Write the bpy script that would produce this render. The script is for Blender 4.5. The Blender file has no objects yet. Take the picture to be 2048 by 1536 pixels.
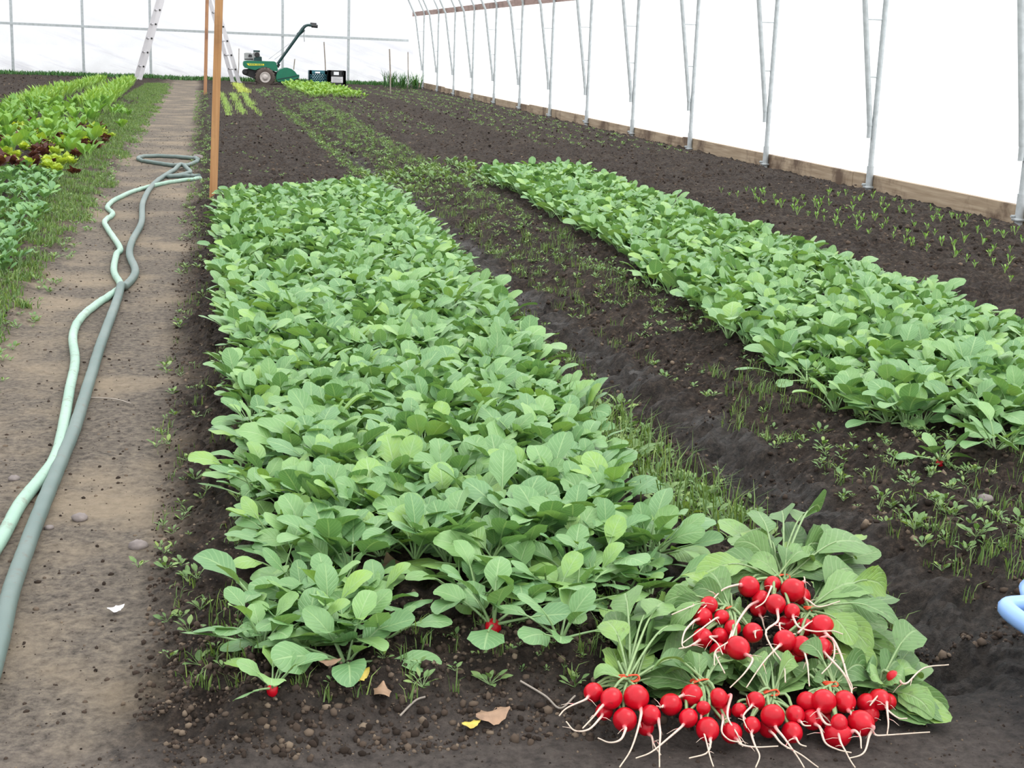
import bpy, math, random
import numpy as np
from mathutils import Matrix, Vector, Euler

random.seed(7)
RNG = np.random.default_rng(7)
S = bpy.context.scene
COL = S.collection

# ------------------------------------------------------------------ camera, world, exposure
F_PX, CX, CY, CAM_H = 2800.0, 1024.0, 768.0, 0.86
VPX, VPY, ROLL = 405.0, 75.0, 0.036


def _n(v):
    v = np.asarray(v, float)
    return v / np.linalg.norm(v)


def _ray(px, py):
    return np.array([(px - CX) / F_PX, -(py - CY) / F_PX, -1.0])


_dy = _n(_ray(VPX, VPY))
_up = _n(np.cross(np.array([1.0, -ROLL, 0.0]), _dy))
if _up[1] < 0:
    _up = -_up
_dx = np.cross(_dy, _up)
CAM_R = np.array([_dx, _dy, _up])
CAM_C = np.array([0.0, 0.0, CAM_H])

cam_data = bpy.data.cameras.new("camera")
cam_data.sensor_width = 36.0
cam_data.sensor_fit = "HORIZONTAL"
cam_data.lens = F_PX / 2048.0 * 36.0
cam_data.clip_start, cam_data.clip_end = 0.05, 400
cam = bpy.data.objects.new("camera", cam_data)
COL.objects.link(cam)
m4 = Matrix([list(CAM_R[i]) + [CAM_C[i]] for i in range(3)] + [[0, 0, 0, 1]])
cam.matrix_world = m4
S.camera = cam

world = bpy.data.worlds.new("overcast_sky")
S.world = world
world.use_nodes = True
wn, wl = world.node_tree.nodes, world.node_tree.links
bg = wn["Background"]
tc = wn.new("ShaderNodeTexCoord")
sep = wn.new("ShaderNodeSeparateXYZ")
ramp = wn.new("ShaderNodeMapRange")
ramp.inputs["From Min"].default_value = -0.1
ramp.inputs["From Max"].default_value = 1.0
ramp.inputs["To Min"].default_value = 0.85
ramp.inputs["To Max"].default_value = 1.25
wl.new(tc.outputs["Generated"], sep.inputs[0])
wl.new(sep.outputs["Z"], ramp.inputs["Value"])
wl.new(ramp.outputs[0], bg.inputs["Strength"])
bg.inputs["Color"].default_value = (0.97, 0.985, 1.0, 1)

sun_d = bpy.data.lights.new("hazy_sun", "SUN")
sun_d.energy = 1.6
sun_d.angle = math.radians(25)
sun_d.color = (1.0, 0.97, 0.92)
sun = bpy.data.objects.new("hazy_sun", sun_d)
COL.objects.link(sun)
sun.rotation_euler = Vector((-0.55, 0.15, -1.0)).to_track_quat("-Z", "Y").to_euler()

S.view_settings.view_transform = "Standard"
S.view_settings.look = "None"
S.view_settings.gamma = 1.0
S.view_settings.use_curve_mapping = False
S.view_settings.exposure = 0.80
S.cycles.use_denoising = True
S.cycles.max_bounces = 7
S.cycles.diffuse_bounces = 4
S.cycles.glossy_bounces = 2
S.cycles.transmission_bounces = 4
S.cycles.transparent_max_bounces = 8


# ------------------------------------------------------------------ surveying helpers
def at(px, py, z=0.0):
    """the place on level z that the photograph shows at a pixel"""
    d = CAM_R @ _ray(px, py)
    return CAM_C + (z - CAM_H) / d[2] * d


def at_depth(px, py, y):
    d = CAM_R @ _ray(px, py)
    return CAM_C + d * y / d[1]


def hashn(ix, iy, seed):
    h = (ix.astype(np.int64) * 374761393 + iy.astype(np.int64) * 668265263 + seed * 1442695041) & 0xFFFFFFFF
    h = ((h ^ (h >> 13)) * 1274126177) & 0xFFFFFFFF
    h = h ^ (h >> 16)
    return (h & 0xFFFF) / 65535.0


def vnoise(x, y, seed=0):
    x, y = np.asarray(x, float), np.asarray(y, float)
    ix, iy = np.floor(x), np.floor(y)
    fx, fy = x - ix, y - iy
    fx, fy = fx * fx * (3 - 2 * fx), fy * fy * (3 - 2 * fy)
    a, b = hashn(ix, iy, seed), hashn(ix + 1, iy, seed)
    c, d = hashn(ix, iy + 1, seed), hashn(ix + 1, iy + 1, seed)
    return (a + (b - a) * fx) * (1 - fy) + (c + (d - c) * fx) * fy


def fbm(x, y, seed=0, octv=3):
    s, amp, tot = 0.0, 1.0, 0.0
    for k in range(octv):
        s = s + amp * (vnoise(x * 2 ** k + 17.3 * k, y * 2 ** k - 9.1 * k, seed + k) - 0.5)
        tot += amp
        amp *= 0.5
    return s / tot


def sst(a, b, x):
    t = np.clip((np.asarray(x, float) - a) / (b - a), 0, 1)
    return t * t * (3 - 2 * t)


PROF_X = [-5.2, -2.3, -2.12, -1.9, -1.0, -0.85, -0.52, -0.1, -0.03, 0.07, 0.5, 0.88, 1.00, 1.08, 1.15, 1.25, 1.40, 1.8, 2.3, 2.42, 2.55, 2.72, 3.0, 4.1, 4.4, 5.0]
PROF_Z = [0.05, 0.06, -0.01, 0.06, 0.07, 0.035, 0.00, 0.0, 0.01, 0.045, 0.06, 0.045, 0.005, -0.03, -0.03, 0.005, 0.065, 0.09, 0.08, 0.03, 0.02, 0.07, 0.07, 0.045, 0.0, 0.0]
X_WALL, Y_END, X_LEFT, Y_FRONT = 4.40, 30.9, -4.9, -4.0
HIP_Z = 1.50


def masks(x, y):
    x, y = np.asarray(x, float), np.asarray(y, float)
    wob = 0.06 * fbm(x * 4 + 3, y * 4, 11, 2) + 0.05 * (vnoise(x * 0.0, y * 0.8, 5) - 0.5)
    xe = x + wob
    lpath = sst(-0.62, -0.5, xe) * (1 - sst(-0.15, 0.0, xe))
    cross = 1 - sst(1.56, 1.74, y + 0.10 * fbm(x * 5, y * 5, 21, 2) + 0.03 * np.minimum(0, x))
    furrow = sst(0.98, 1.06, xe) * (1 - sst(1.16, 1.28, xe))
    return lpath, cross, furrow, xe


def height(x, y):
    x, y = np.asarray(x, float), np.asarray(y, float)
    lp, cr, fu, xe = masks(x, y)
    taper = 0.10 * (1 - sst(2.0, 5.0, y)) * sst(0.5, 0.9, x) * (1 - sst(1.2, 1.9, x))
    z = np.interp(xe + taper, PROF_X, PROF_Z) * (1 - 0.85 * sst(19, 27, y))
    hard = np.maximum(lp, cr)
    z = z * (1 - cr)
    rough = 0.030 * fbm(x * 9, y * 9, 1, 3) + 0.026 * fbm(x * 31, y * 31, 2, 2) + 0.016 * (fbm(x * 83, y * 83, 3, 2))
    clod = np.maximum(0, vnoise(x * 45, y * 45, 8) - 0.6) * 0.045
    mud = 0.055 * fbm(x * 7, y * 7, 4, 2) + 0.050 * np.abs(fbm(x * 17, y * 13, 6, 2)) + 0.06 * np.maximum(0, vnoise(x * 21, y * 16, 18) - 0.5) + 0.022 * fbm(x * 45, y * 45, 16, 2) + 0.012 * fbm(x * 95, y * 95, 17, 1)
    flat = 0.005 * fbm(x * 6, y * 3, 5, 2) + 0.008 * fbm(x * 38, y * 30, 7, 3) - 0.010 * np.maximum(0, vnoise(x * 13, y * 22, 19) - 0.72)
    det = rough + clod
    det = det * (1 - fu) + mud * fu
    det = det * (1 - hard) + flat * hard
    return z + det


def hgt(x, y):
    return float(height(np.array([x]), np.array([y]))[0])


def ground_at(px, py):
    z = 0.0
    for _ in range(8):
        p = at(px, py, z)
        z = 0.5 * z + 0.5 * hgt(p[0], p[1])
    return np.array([p[0], p[1], hgt(p[0], p[1])])


# ------------------------------------------------------------------ mesh builder
class MB:
    def __init__(self):
        self.v, self.f, self.a, self.nv = [], [], [], 0

    def add(self, verts, faces, attr=None):
        verts = np.asarray(verts, float).reshape(-1, 3)
        off = self.nv
        self.v.append(verts)
        self.a.append(np.zeros((len(verts), 3)) if attr is None else np.asarray(attr, float).reshape(-1, 3))
        for f in faces:
            self.f.append(tuple(int(i) + off for i in f))
        self.nv += len(verts)

    def arrays(self):
        return np.concatenate(self.v), self.f, np.concatenate(self.a)

    def grid(self, P, A=None):
        n, m = P.shape[:2]
        fs = [(i * m + j, i * m + j + 1, (i + 1) * m + j + 1, (i + 1) * m + j) for i in range(n - 1) for j in range(m - 1)]
        self.add(P.reshape(-1, 3), fs, None if A is None else A.reshape(-1, 3))

    def box(self, lo, hi, R=None, c=None):
        (x0, y0, z0), (x1, y1, z1) = lo, hi
        v = np.array([(x0, y0, z0), (x1, y0, z0), (x1, y1, z0), (x0, y1, z0), (x0, y0, z1), (x1, y0, z1), (x1, y1, z1), (x0, y1, z1)])
        if R is not None:
            v = v @ np.asarray(R).T
        if c is not None:
            v = v + np.asarray(c)
        self.add(v, [(0, 3, 2, 1), (4, 5, 6, 7), (0, 1, 5, 4), (1, 2, 6, 5), (2, 3, 7, 6), (3, 0, 4, 7)])

    def bar(self, p0, p1, w, d, ref=(0, 0, 1)):
        """a square section bar between two points"""
        p0, p1 = np.asarray(p0, float), np.asarray(p1, float)
        t = _n(p1 - p0)
        ref = np.asarray(ref, float)
        if abs(np.dot(t, ref)) > 0.95:
            ref = np.array([1.0, 0, 0])
        s = _n(np.cross(t, ref))
        u = np.cross(s, t)
        v = []
        for p in (p0, p1):
            for a, b in ((-1, -1), (1, -1), (1, 1), (-1, 1)):
                v.append(p + s * a * w / 2 + u * b * d / 2)
        self.add(v, [(3, 2, 1, 0), (4, 5, 6, 7), (0, 1, 5, 4), (1, 2, 6, 5), (2, 3, 7, 6), (3, 0, 4, 7)])

    def tube(self, pts, r, sides=8, caps=True, attr=None):
        pts = np.asarray(pts, float)
        n = len(pts)
        r = np.full(n, r, float) if np.isscalar(r) else np.asarray(r, float)
        T = np.gradient(pts, axis=0)
        T /= np.linalg.norm(T, axis=1)[:, None] + 1e-12
        ref = np.array([0, 0, 1.0]) if abs(T[0][2]) < 0.9 else np.array([1.0, 0, 0])
        N = _n(np.cross(np.cross(T[0], ref), T[0]))
        ang = np.linspace(0, 2 * math.pi, sides, endpoint=False)
        V = []
        for i in range(n):
            N = _n(N - T[i] * np.dot(N, T[i]))
            B = np.cross(T[i], N)
            V.append(pts[i] + r[i] * (np.cos(ang)[:, None] * N + np.sin(ang)[:, None] * B))
        V = np.concatenate(V)
        fs = [(i * sides + j, i * sides + (j + 1) % sides, (i + 1) * sides + (j + 1) % sides, (i + 1) * sides + j) for i in range(n - 1) for j in range(sides)]
        if caps:
            k = n * sides
            V = np.concatenate([V, V[:sides], V[-sides:]])
            fs.append(tuple(range(k, k + sides))[::-1])
            fs.append(tuple(range(k + sides, k + 2 * sides)))
        A = None
        if attr is not None:
            A = np.tile(np.asarray(attr, float), (len(V), 1))
            A[: n * sides, 1] = np.repeat(np.linspace(0, 1, n), sides)
            A[n * sides + sides :, 1] = 1
        self.add(V, fs, A)

    def lathe(self, prof, c, axis="z", sides=16):
        c = np.asarray(c, float)
        ang = np.linspace(0, 2 * math.pi, sides, endpoint=False)
        V = []
        for r, h in prof:
            for a in ang:
                p = (r * math.cos(a), r * math.sin(a), h)
                V.append({"z": p, "y": (p[0], p[2], p[1]), "x": (p[2], p[0], p[1])}[axis])
        n = len(prof)
        fs = [(i * sides + j, i * sides + (j + 1) % sides, (i + 1) * sides + (j + 1) % sides, (i + 1) * sides + j) for i in range(n - 1) for j in range(sides)]
        k = n * sides
        fs += [tuple(range(k, k + sides))[::-1], tuple(range(k + sides, k + 2 * sides))]
        V = np.array(V)
        self.add(np.concatenate([V, V[:sides], V[-sides:]]) + c, fs)

    def prism(self, outline, y0, y1):
        """outline in x,z extruded along y"""
        k = len(outline)
        v = [(x, y0, z) for x, z in outline] + [(x, y1, z) for x, z in outline]
        fs = [tuple(range(k)), tuple(range(2 * k - 1, k - 1, -1))] + [(i, k + i, k + (i + 1) % k, (i + 1) % k) for i in range(k)]
        self.add(v, fs)

    def ball(self, c, r, k=8, rough=0.0, seed=0):
        rr = np.random.default_rng(seed)
        V, fs = [], []
        for i in range(1, k):
            for j in range(2 * k):
                th, ph = math.pi * i / k, math.pi * j / k
                q = 1 + rough * (rr.random() - 0.5)
                V.append((r[0] * q * math.sin(th) * math.cos(ph), r[1] * q * math.sin(th) * math.sin(ph), r[2] * q * math.cos(th)))
        m = 2 * k
        for i in range(k - 2):
            for j in range(m):
                fs.append((i * m + j, (i + 1) * m + j, (i + 1) * m + (j + 1) % m, i * m + (j + 1) % m))
        V += [(0, 0, r[2]), (0, 0, -r[2])]
        t = len(V) - 2
        for j in range(m):
            fs.append((t, j, (j + 1) % m))
            fs.append((t + 1, (k - 2) * m + (j + 1) % m, (k - 2) * m + j))
        self.add(np.array(V) + np.asarray(c, float), fs)

    def build(self, name, mat, parent=None, smooth=True, loc=None):
        V, Fc, A = self.arrays()
        return mesh_obj(name, V, Fc, A, mat, parent, smooth, loc)


def make_mesh(name, V, Fc, A, mat, smooth=True):
    me = bpy.data.meshes.new(name)
    if isinstance(Fc, np.ndarray):
        nl, nf = Fc.size, len(Fc)
        me.vertices.add(len(V))
        me.vertices.foreach_set("co", np.ascontiguousarray(V, np.float32).ravel())
        me.loops.add(nl)
        me.loops.foreach_set("vertex_index", Fc.astype(np.int32).ravel())
        me.polygons.add(nf)
        me.polygons.foreach_set("loop_start", np.arange(0, nl, Fc.shape[1], dtype=np.int32))
        me.update(calc_edges=True)
    else:
        me.from_pydata([tuple(p) for p in V], [], Fc)
        me.update()
    if smooth:
        me.polygons.foreach_set("use_smooth", np.ones(len(me.polygons), bool))
    if A is not None:
        at_ = me.attributes.new("luv", "FLOAT_VECTOR", "POINT")
        at_.data.foreach_set("vector", np.ascontiguousarray(A, np.float32).ravel())
    me.materials.append(mat)
    return me


def link(name, me, parent=None, loc=None):
    o = bpy.data.objects.new(name, me)
    COL.objects.link(o)
    if parent is not None:
        o.parent = parent
    if loc is not None:
        o.location = loc
    return o


def mesh_obj(name, V, Fc, A, mat, parent=None, smooth=True, loc=None):
    return link(name, make_mesh(name, V, Fc, A, mat, smooth), parent, loc)


def tag(o, label=None, cat=None, group=None, kind=None):
    if label:
        o["label"] = label
    if cat:
        o["category"] = cat
    if group:
        o["group"] = group
    if kind:
        o["kind"] = kind
    return o


def empty(name, loc=(0, 0, 0), rz=0.0):
    o = bpy.data.objects.new(name, None)
    COL.objects.link(o)
    o.location = loc
    o.rotation_euler = (0, 0, rz)
    o.empty_display_size = 0.05
    return o


# ------------------------------------------------------------------ materials
def new_mat(name):
    m = bpy.data.materials.new(name)
    m.use_nodes = True
    nt = m.node_tree
    return m, nt, nt.nodes, nt.links, nt.nodes["Principled BSDF"], nt.nodes["Material Output"]


def noise_node(N, L, scale, detail=4, coord=None, rough=0.55):
    n = N.new("ShaderNodeTexNoise")
    n.inputs["Scale"].default_value = scale
    n.inputs["Detail"].default_value = detail
    n.inputs["Roughness"].default_value = rough
    if coord is not None:
        L.new(coord, n.inputs["Vector"])
    return n


def rampn(N, L, fac, stops):
    r = N.new("ShaderNodeValToRGB")
    el = r.color_ramp.elements
    el[0].position, el[0].color = stops[0][0], (*stops[0][1], 1)
    el[1].position, el[1].color = stops[-1][0], (*stops[-1][1], 1)
    for p, c in stops[1:-1]:
        e = el.new(p)
        e.color = (*c, 1)
    L.new(fac, r.inputs[0])
    return r


def mixc(N, L, fac, a, b, mode="MIX"):
    m = N.new("ShaderNodeMix")
    m.data_type = "RGBA"
    m.blend_type = mode
    if isinstance(fac, (int, float)):
        m.inputs[0].default_value = fac
    else:
        L.new(fac, m.inputs[0])
    for s, i in ((a, 6), (b, 7)):
        if isinstance(s, tuple):
            m.inputs[i].default_value = (*s, 1)
        else:
            L.new(s, m.inputs[i])
    return m.outputs[2]


def mathn(N, L, op, a, b=None, clamp=False):
    m = N.new("ShaderNodeMath")
    m.operation = op
    m.use_clamp = clamp
    for s, i in ((a, 0), (b, 1)):
        if s is None:
            continue
        if isinstance(s, (int, float)):
            m.inputs[i].default_value = s
        else:
            L.new(s, m.inputs[i])
    return m.outputs[0]


def simple(name, col, rough=0.5, metal=0.0, var=0.25, scale=20, bump=0.0, spec=0.5):
    m, nt, N, L, P, O = new_mat(name)
    t = N.new("ShaderNodeTexCoord")
    n = noise_node(N, L, scale, 5, t.outputs["Object"])
    r = rampn(N, L, n.outputs["Fac"], [(0.3, tuple(c * (1 - var) for c in col)), (0.7, tuple(min(1, c * (1 + var)) for c in col))])
    L.new(r.outputs[0], P.inputs["Base Color"])
    P.inputs["Roughness"].default_value = rough
    P.inputs["Metallic"].default_value = metal
    P.inputs["Specular IOR Level"].default_value = spec
    if bump:
        b = N.new("ShaderNodeBump")
        b.inputs["Strength"].default_value = bump
        b.inputs["Distance"].default_value = 0.01
        L.new(n.outputs["Fac"], b.inputs["Height"])
        L.new(b.outputs[0], P.inputs["Normal"])
    return m


def leaf_mat(name, cold, warm, vein, back=None, rough=0.5, trans=0.22, dirt=0.0, veins=True):
    m, nt, N, L, P, O = new_mat(name)
    a = N.new("ShaderNodeAttribute")
    a.attribute_name = "luv"
    sp = N.new("ShaderNodeSeparateXYZ")
    L.new(a.outputs["Vector"], sp.inputs[0])
    oi = N.new("ShaderNodeObjectInfo")
    tone = mathn(N, L, "FRACT", mathn(N, L, "ADD", sp.outputs["Z"], mathn(N, L, "MULTIPLY", oi.outputs["Random"], 0.35)))
    t = N.new("ShaderNodeTexCoord")
    n = noise_node(N, L, 60, 3, t.outputs["Object"])
    tt = mathn(N, L, "ADD", mathn(N, L, "MULTIPLY", tone, 0.8), mathn(N, L, "MULTIPLY", n.outputs["Fac"], 0.3), True)
    midc = tuple(0.5 * (p + q) for p, q in zip(cold, warm))
    col = rampn(N, L, tt, [(0.1, cold), (0.62, midc), (0.82, warm), (1.0, (warm[0] * 1.15, warm[1] * 1.08, warm[2] * 0.62))]).outputs[0]
    au = mathn(N, L, "ABSOLUTE", sp.outputs["X"])
    if veins:
        mid = mathn(N, L, "SUBTRACT", 1.0, mathn(N, L, "MULTIPLY", au, 11.0), True)
        ph = mathn(N, L, "SUBTRACT", mathn(N, L, "MULTIPLY", sp.outputs["Y"], 7.0), mathn(N, L, "MULTIPLY", au, 2.6))
        side = mathn(N, L, "POWER", mathn(N, L, "ABSOLUTE", mathn(N, L, "COSINE", mathn(N, L, "MULTIPLY", ph, math.pi))), 16.0)
        vv = mathn(N, L, "MAXIMUM", mathn(N, L, "MULTIPLY", mid, 0.8), mathn(N, L, "MULTIPLY", side, 0.28))
        col = mixc(N, L, vv, col, vein)
    if dirt:
        dn = noise_node(N, L, 130, 4, t.outputs["Object"])
        dm = mathn(N, L, "MULTIPLY", mathn(N, L, "SUBTRACT", dn.outputs["Fac"], 0.58, True), 5.0, True)
        col = mixc(N, L, mathn(N, L, "MULTIPLY", dm, dirt), col, (0.06, 0.05, 0.035))
    if back:
        g = N.new("ShaderNodeNewGeometry")
        col = mixc(N, L, g.outputs["Backfacing"], col, back)
    L.new(col, P.inputs["Base Color"])
    P.inputs["Roughness"].default_value = rough
    P.inputs["Specular IOR Level"].default_value = 0.45
    bmp = N.new("ShaderNodeBump")
    bmp.inputs["Strength"].default_value = 0.35
    bmp.inputs["Distance"].default_value = 0.004
    hsrc = mathn(N, L, "SUBTRACT", n.outputs["Fac"], vv) if veins else n.outputs["Fac"]
    L.new(hsrc, bmp.inputs["Height"])
    L.new(bmp.outputs[0], P.inputs["Normal"])
    tr = N.new("ShaderNodeBsdfTranslucent")
    tcol = mixc(N, L, 1.0, col, (1.0, 1.0, 0.45), "MULTIPLY")
    L.new(tcol, tr.inputs["Color"])
    mx = N.new("ShaderNodeMixShader")
    mx.inputs[0].default_value = trans
    L.new(P.outputs[0], mx.inputs[1])
    L.new(tr.outputs[0], mx.inputs[2])
    L.new(mx.outputs[0], O.inputs["Surface"])
    return m


M = {}
M["radish_leaf"] = leaf_mat("radish_leaf", (0.13, 0.275, 0.112), (0.235, 0.41, 0.145), (0.36, 0.53, 0.25), rough=0.42)
M["cut_leaf"] = leaf_mat("cut_leaf", (0.095, 0.20, 0.065), (0.21, 0.36, 0.12), (0.34, 0.47, 0.23), rough=0.45, dirt=0.6)
M["grass"] = leaf_mat("grass_blade", (0.08, 0.16, 0.04), (0.21, 0.31, 0.10), (0.2, 0.3, 0.1), trans=0.3, veins=False)
M["weed"] = leaf_mat("weed_leaf", (0.10, 0.21, 0.06), (0.24, 0.36, 0.12), (0.3, 0.42, 0.2), trans=0.25)
M["spinach"] = leaf_mat("spinach_leaf", (0.11, 0.25, 0.10), (0.19, 0.37, 0.14), (0.3, 0.45, 0.2))
M["chard"] = leaf_mat("chard_leaf", (0.13, 0.30, 0.055), (0.24, 0.44, 0.09), (0.42, 0.6, 0.2), trans=0.3)
M["lettuce"] = leaf_mat("lettuce_leaf", (0.28, 0.42, 0.04), (0.5, 0.62, 0.07), (0.6, 0.7, 0.2), trans=0.3)
M["red_lettuce"] = leaf_mat("red_lettuce_leaf", (0.07, 0.02, 0.02), (0.16, 0.06, 0.035), (0.2, 0.1, 0.06))
M["bright"] = leaf_mat("bright_leaf", (0.17, 0.35, 0.05), (0.33, 0.52, 0.11), (0.42, 0.6, 0.2), trans=0.3)
M["tall"] = leaf_mat("tall_leaf", (0.04, 0.13, 0.04), (0.09, 0.22, 0.06), (0.1, 0.2, 0.1), veins=False)
M["dry_leaf"] = simple("dry_leaf", (0.30, 0.19, 0.12), 0.7, var=0.4, scale=40)
M["yellow_leaf"] = simple("yellow_leaf", (0.52, 0.40, 0.07), 0.6, var=0.35, scale=50)
M["stone"] = simple("stone", (0.20, 0.17, 0.16), 0.8, var=0.4, scale=30, bump=0.4)
M["clod"] = simple("soil_clod", (0.038, 0.027, 0.021), 0.95, var=0.6, scale=14, bump=0.5, spec=0.15)
M["galv"] = simple("galvanized_steel", (0.44, 0.47, 0.48), 0.5, 0.25, var=0.15, scale=25)
M["alu"] = simple("aluminium", (0.62, 0.60, 0.62), 0.4, 0.35, var=0.06, scale=8)
M["black"] = simple("black_rubber", (0.02, 0.02, 0.022), 0.6, var=0.3)
M["tyre"] = simple("dusty_tyre", (0.085, 0.065, 0.055), 0.85, var=0.35, scale=12)
M["green_paint"] = simple("green_paint", (0.004, 0.15, 0.082), 0.35, var=0.12, scale=6)
M["dark_green"] = simple("dark_green_paint", (0.004, 0.035, 0.035), 0.4, var=0.2, scale=6)
M["yellow_paint"] = simple("yellow_paint", (0.70, 0.62, 0.03), 0.45, var=0.1, scale=9)
M["engine"] = simple("engine_grey", (0.36, 0.37, 0.37), 0.45, 0.3, var=0.25, scale=15)
M["rim"] = simple("wheel_rim", (0.50, 0.45, 0.42), 0.45, 0.2, var=0.2, scale=15)
M["teal"] = simple("teal_plastic", (0.035, 0.16, 0.20), 0.45, var=0.12, scale=10)
M["white_plastic"] = simple("white_label", (0.72, 0.70, 0.72), 0.5, var=0.05)
M["blue_plastic"] = simple("pale_blue_plastic", (0.23, 0.39, 0.72), 0.35, var=0.07, scale=8)
M["band"] = simple("red_rubber_band", (0.75, 0.07, 0.02), 0.45, var=0.15, scale=60)
M["stick"] = simple("weathered_stick", (0.30, 0.26, 0.22), 0.8, var=0.3)
M["field"] = simple("pale_field", (0.62, 0.63, 0.62), 0.9, var=0.08, scale=0.5)


def wood_mat(name, c0, c1, stain, zscale=1.0, stain_amt=0.6, axis="z"):
    m, nt, N, L, P, O = new_mat(name)
    t = N.new("ShaderNodeTexCoord")
    mp = N.new("ShaderNodeMapping")
    mp.inputs["Scale"].default_value = {"z": (60, 60, 3.0), "y": (60, 3.0, 60)}[axis]
    L.new(t.outputs["Object"], mp.inputs["Vector"])
    n = noise_node(N, L, zscale, 6, mp.outputs[0])
    col = rampn(N, L, n.outputs["Fac"], [(0.3, c0), (0.7, c1)]).outputs[0]
    k = noise_node(N, L, 2.6, 5, t.outputs["Object"], 0.65)
    sm = mathn(N, L, "MULTIPLY", mathn(N, L, "SUBTRACT", k.outputs["Fac"], 0.50, True), 7.0, True)
    col = mixc(N, L, mathn(N, L, "MULTIPLY", sm, stain_amt), col, stain)
    L.new(col, P.inputs["Base Color"])
    P.inputs["Roughness"].default_value = 0.75
    b = N.new("ShaderNodeBump")
    b.inputs["Strength"].default_value = 0.3
    b.inputs["Distance"].default_value = 0.003
    L.new(n.outputs["Fac"], b.inputs["Height"])
    L.new(b.outputs[0], P.inputs["Normal"])
    return m


M["post_wood"] = wood_mat("post_wood", (0.36, 0.17, 0.065), (0.50, 0.27, 0.12), (0.16, 0.08, 0.04), 1.0, 0.5)
M["stake_wood"] = wood_mat("stake_wood", (0.34, 0.17, 0.09), (0.46, 0.24, 0.12), (0.14, 0.06, 0.05), 1.0, 0.8)
M["board"] = wood_mat("stained_board", (0.24, 0.17, 0.105), (0.42, 0.33, 0.23), (0.085, 0.048, 0.028), 1.0, 0.9, "y")
M["hip"] = wood_mat("hip_board", (0.24, 0.15, 0.13), (0.36, 0.25, 0.22), (0.12, 0.08, 0.06), 1.0, 0.6, "y")


def film_mat(name, c, ct, crease_shade):
    m, nt, N, L, P, O = new_mat(name)
    N.remove(P)
    t = N.new("ShaderNodeTexCoord")
    mp = N.new("ShaderNodeMapping")
    mp.inputs["Scale"].default_value = (1.0, 1.0, 0.6)
    mp.inputs["Rotation"].default_value = (0.2, 0.6, 0.1)
    L.new(t.outputs["Object"], mp.inputs["Vector"])
    n = noise_node(N, L, 1.6, 5, mp.outputs[0], 0.6)
    b = N.new("ShaderNodeBump")
    b.inputs["Strength"].default_value = 0.5
    b.inputs["Distance"].default_value = 0.12
    L.new(n.outputs["Fac"], b.inputs["Height"])
    tl = N.new("ShaderNodeBsdfTranslucent")
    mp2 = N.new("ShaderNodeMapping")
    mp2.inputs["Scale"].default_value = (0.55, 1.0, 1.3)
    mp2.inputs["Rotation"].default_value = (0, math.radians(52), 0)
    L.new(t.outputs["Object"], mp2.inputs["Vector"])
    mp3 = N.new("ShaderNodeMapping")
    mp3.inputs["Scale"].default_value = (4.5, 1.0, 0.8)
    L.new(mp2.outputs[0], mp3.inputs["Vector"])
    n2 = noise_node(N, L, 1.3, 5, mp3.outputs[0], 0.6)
    sm = mathn(N, L, "MULTIPLY", mathn(N, L, "SUBTRACT", n2.outputs["Fac"], 0.52, True), crease_shade, True)
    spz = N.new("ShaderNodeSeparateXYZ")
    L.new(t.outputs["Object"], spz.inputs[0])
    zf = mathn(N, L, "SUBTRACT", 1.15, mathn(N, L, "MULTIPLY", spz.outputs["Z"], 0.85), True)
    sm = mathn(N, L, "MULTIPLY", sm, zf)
    L.new(mixc(N, L, sm, c, tuple(q * f for q, f in zip(c, (0.72, 0.71, 0.76)))), tl.inputs["Color"])  # grey shading of creases painted into the film colour, stronger near the base
    L.new(b.outputs[0], tl.inputs["Normal"])
    tp = N.new("ShaderNodeBsdfTransparent")
    tp.inputs["Color"].default_value = (*ct, 1)
    mx = N.new("ShaderNodeMixShader")
    mx.inputs[0].default_value = 0.40
    L.new(tl.outputs[0], mx.inputs[1])
    L.new(tp.outputs[0], mx.inputs[2])
    L.new(mx.outputs[0], O.inputs["Surface"])
    return m


M["film"] = film_mat("greenhouse_film", (0.93, 0.94, 0.95), (0.97, 0.975, 0.98), 0.0)
M["end_film"] = film_mat("aged_crease_shaded_film", (0.63, 0.63, 0.65), (0.66, 0.66, 0.68), 6.0)


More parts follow.
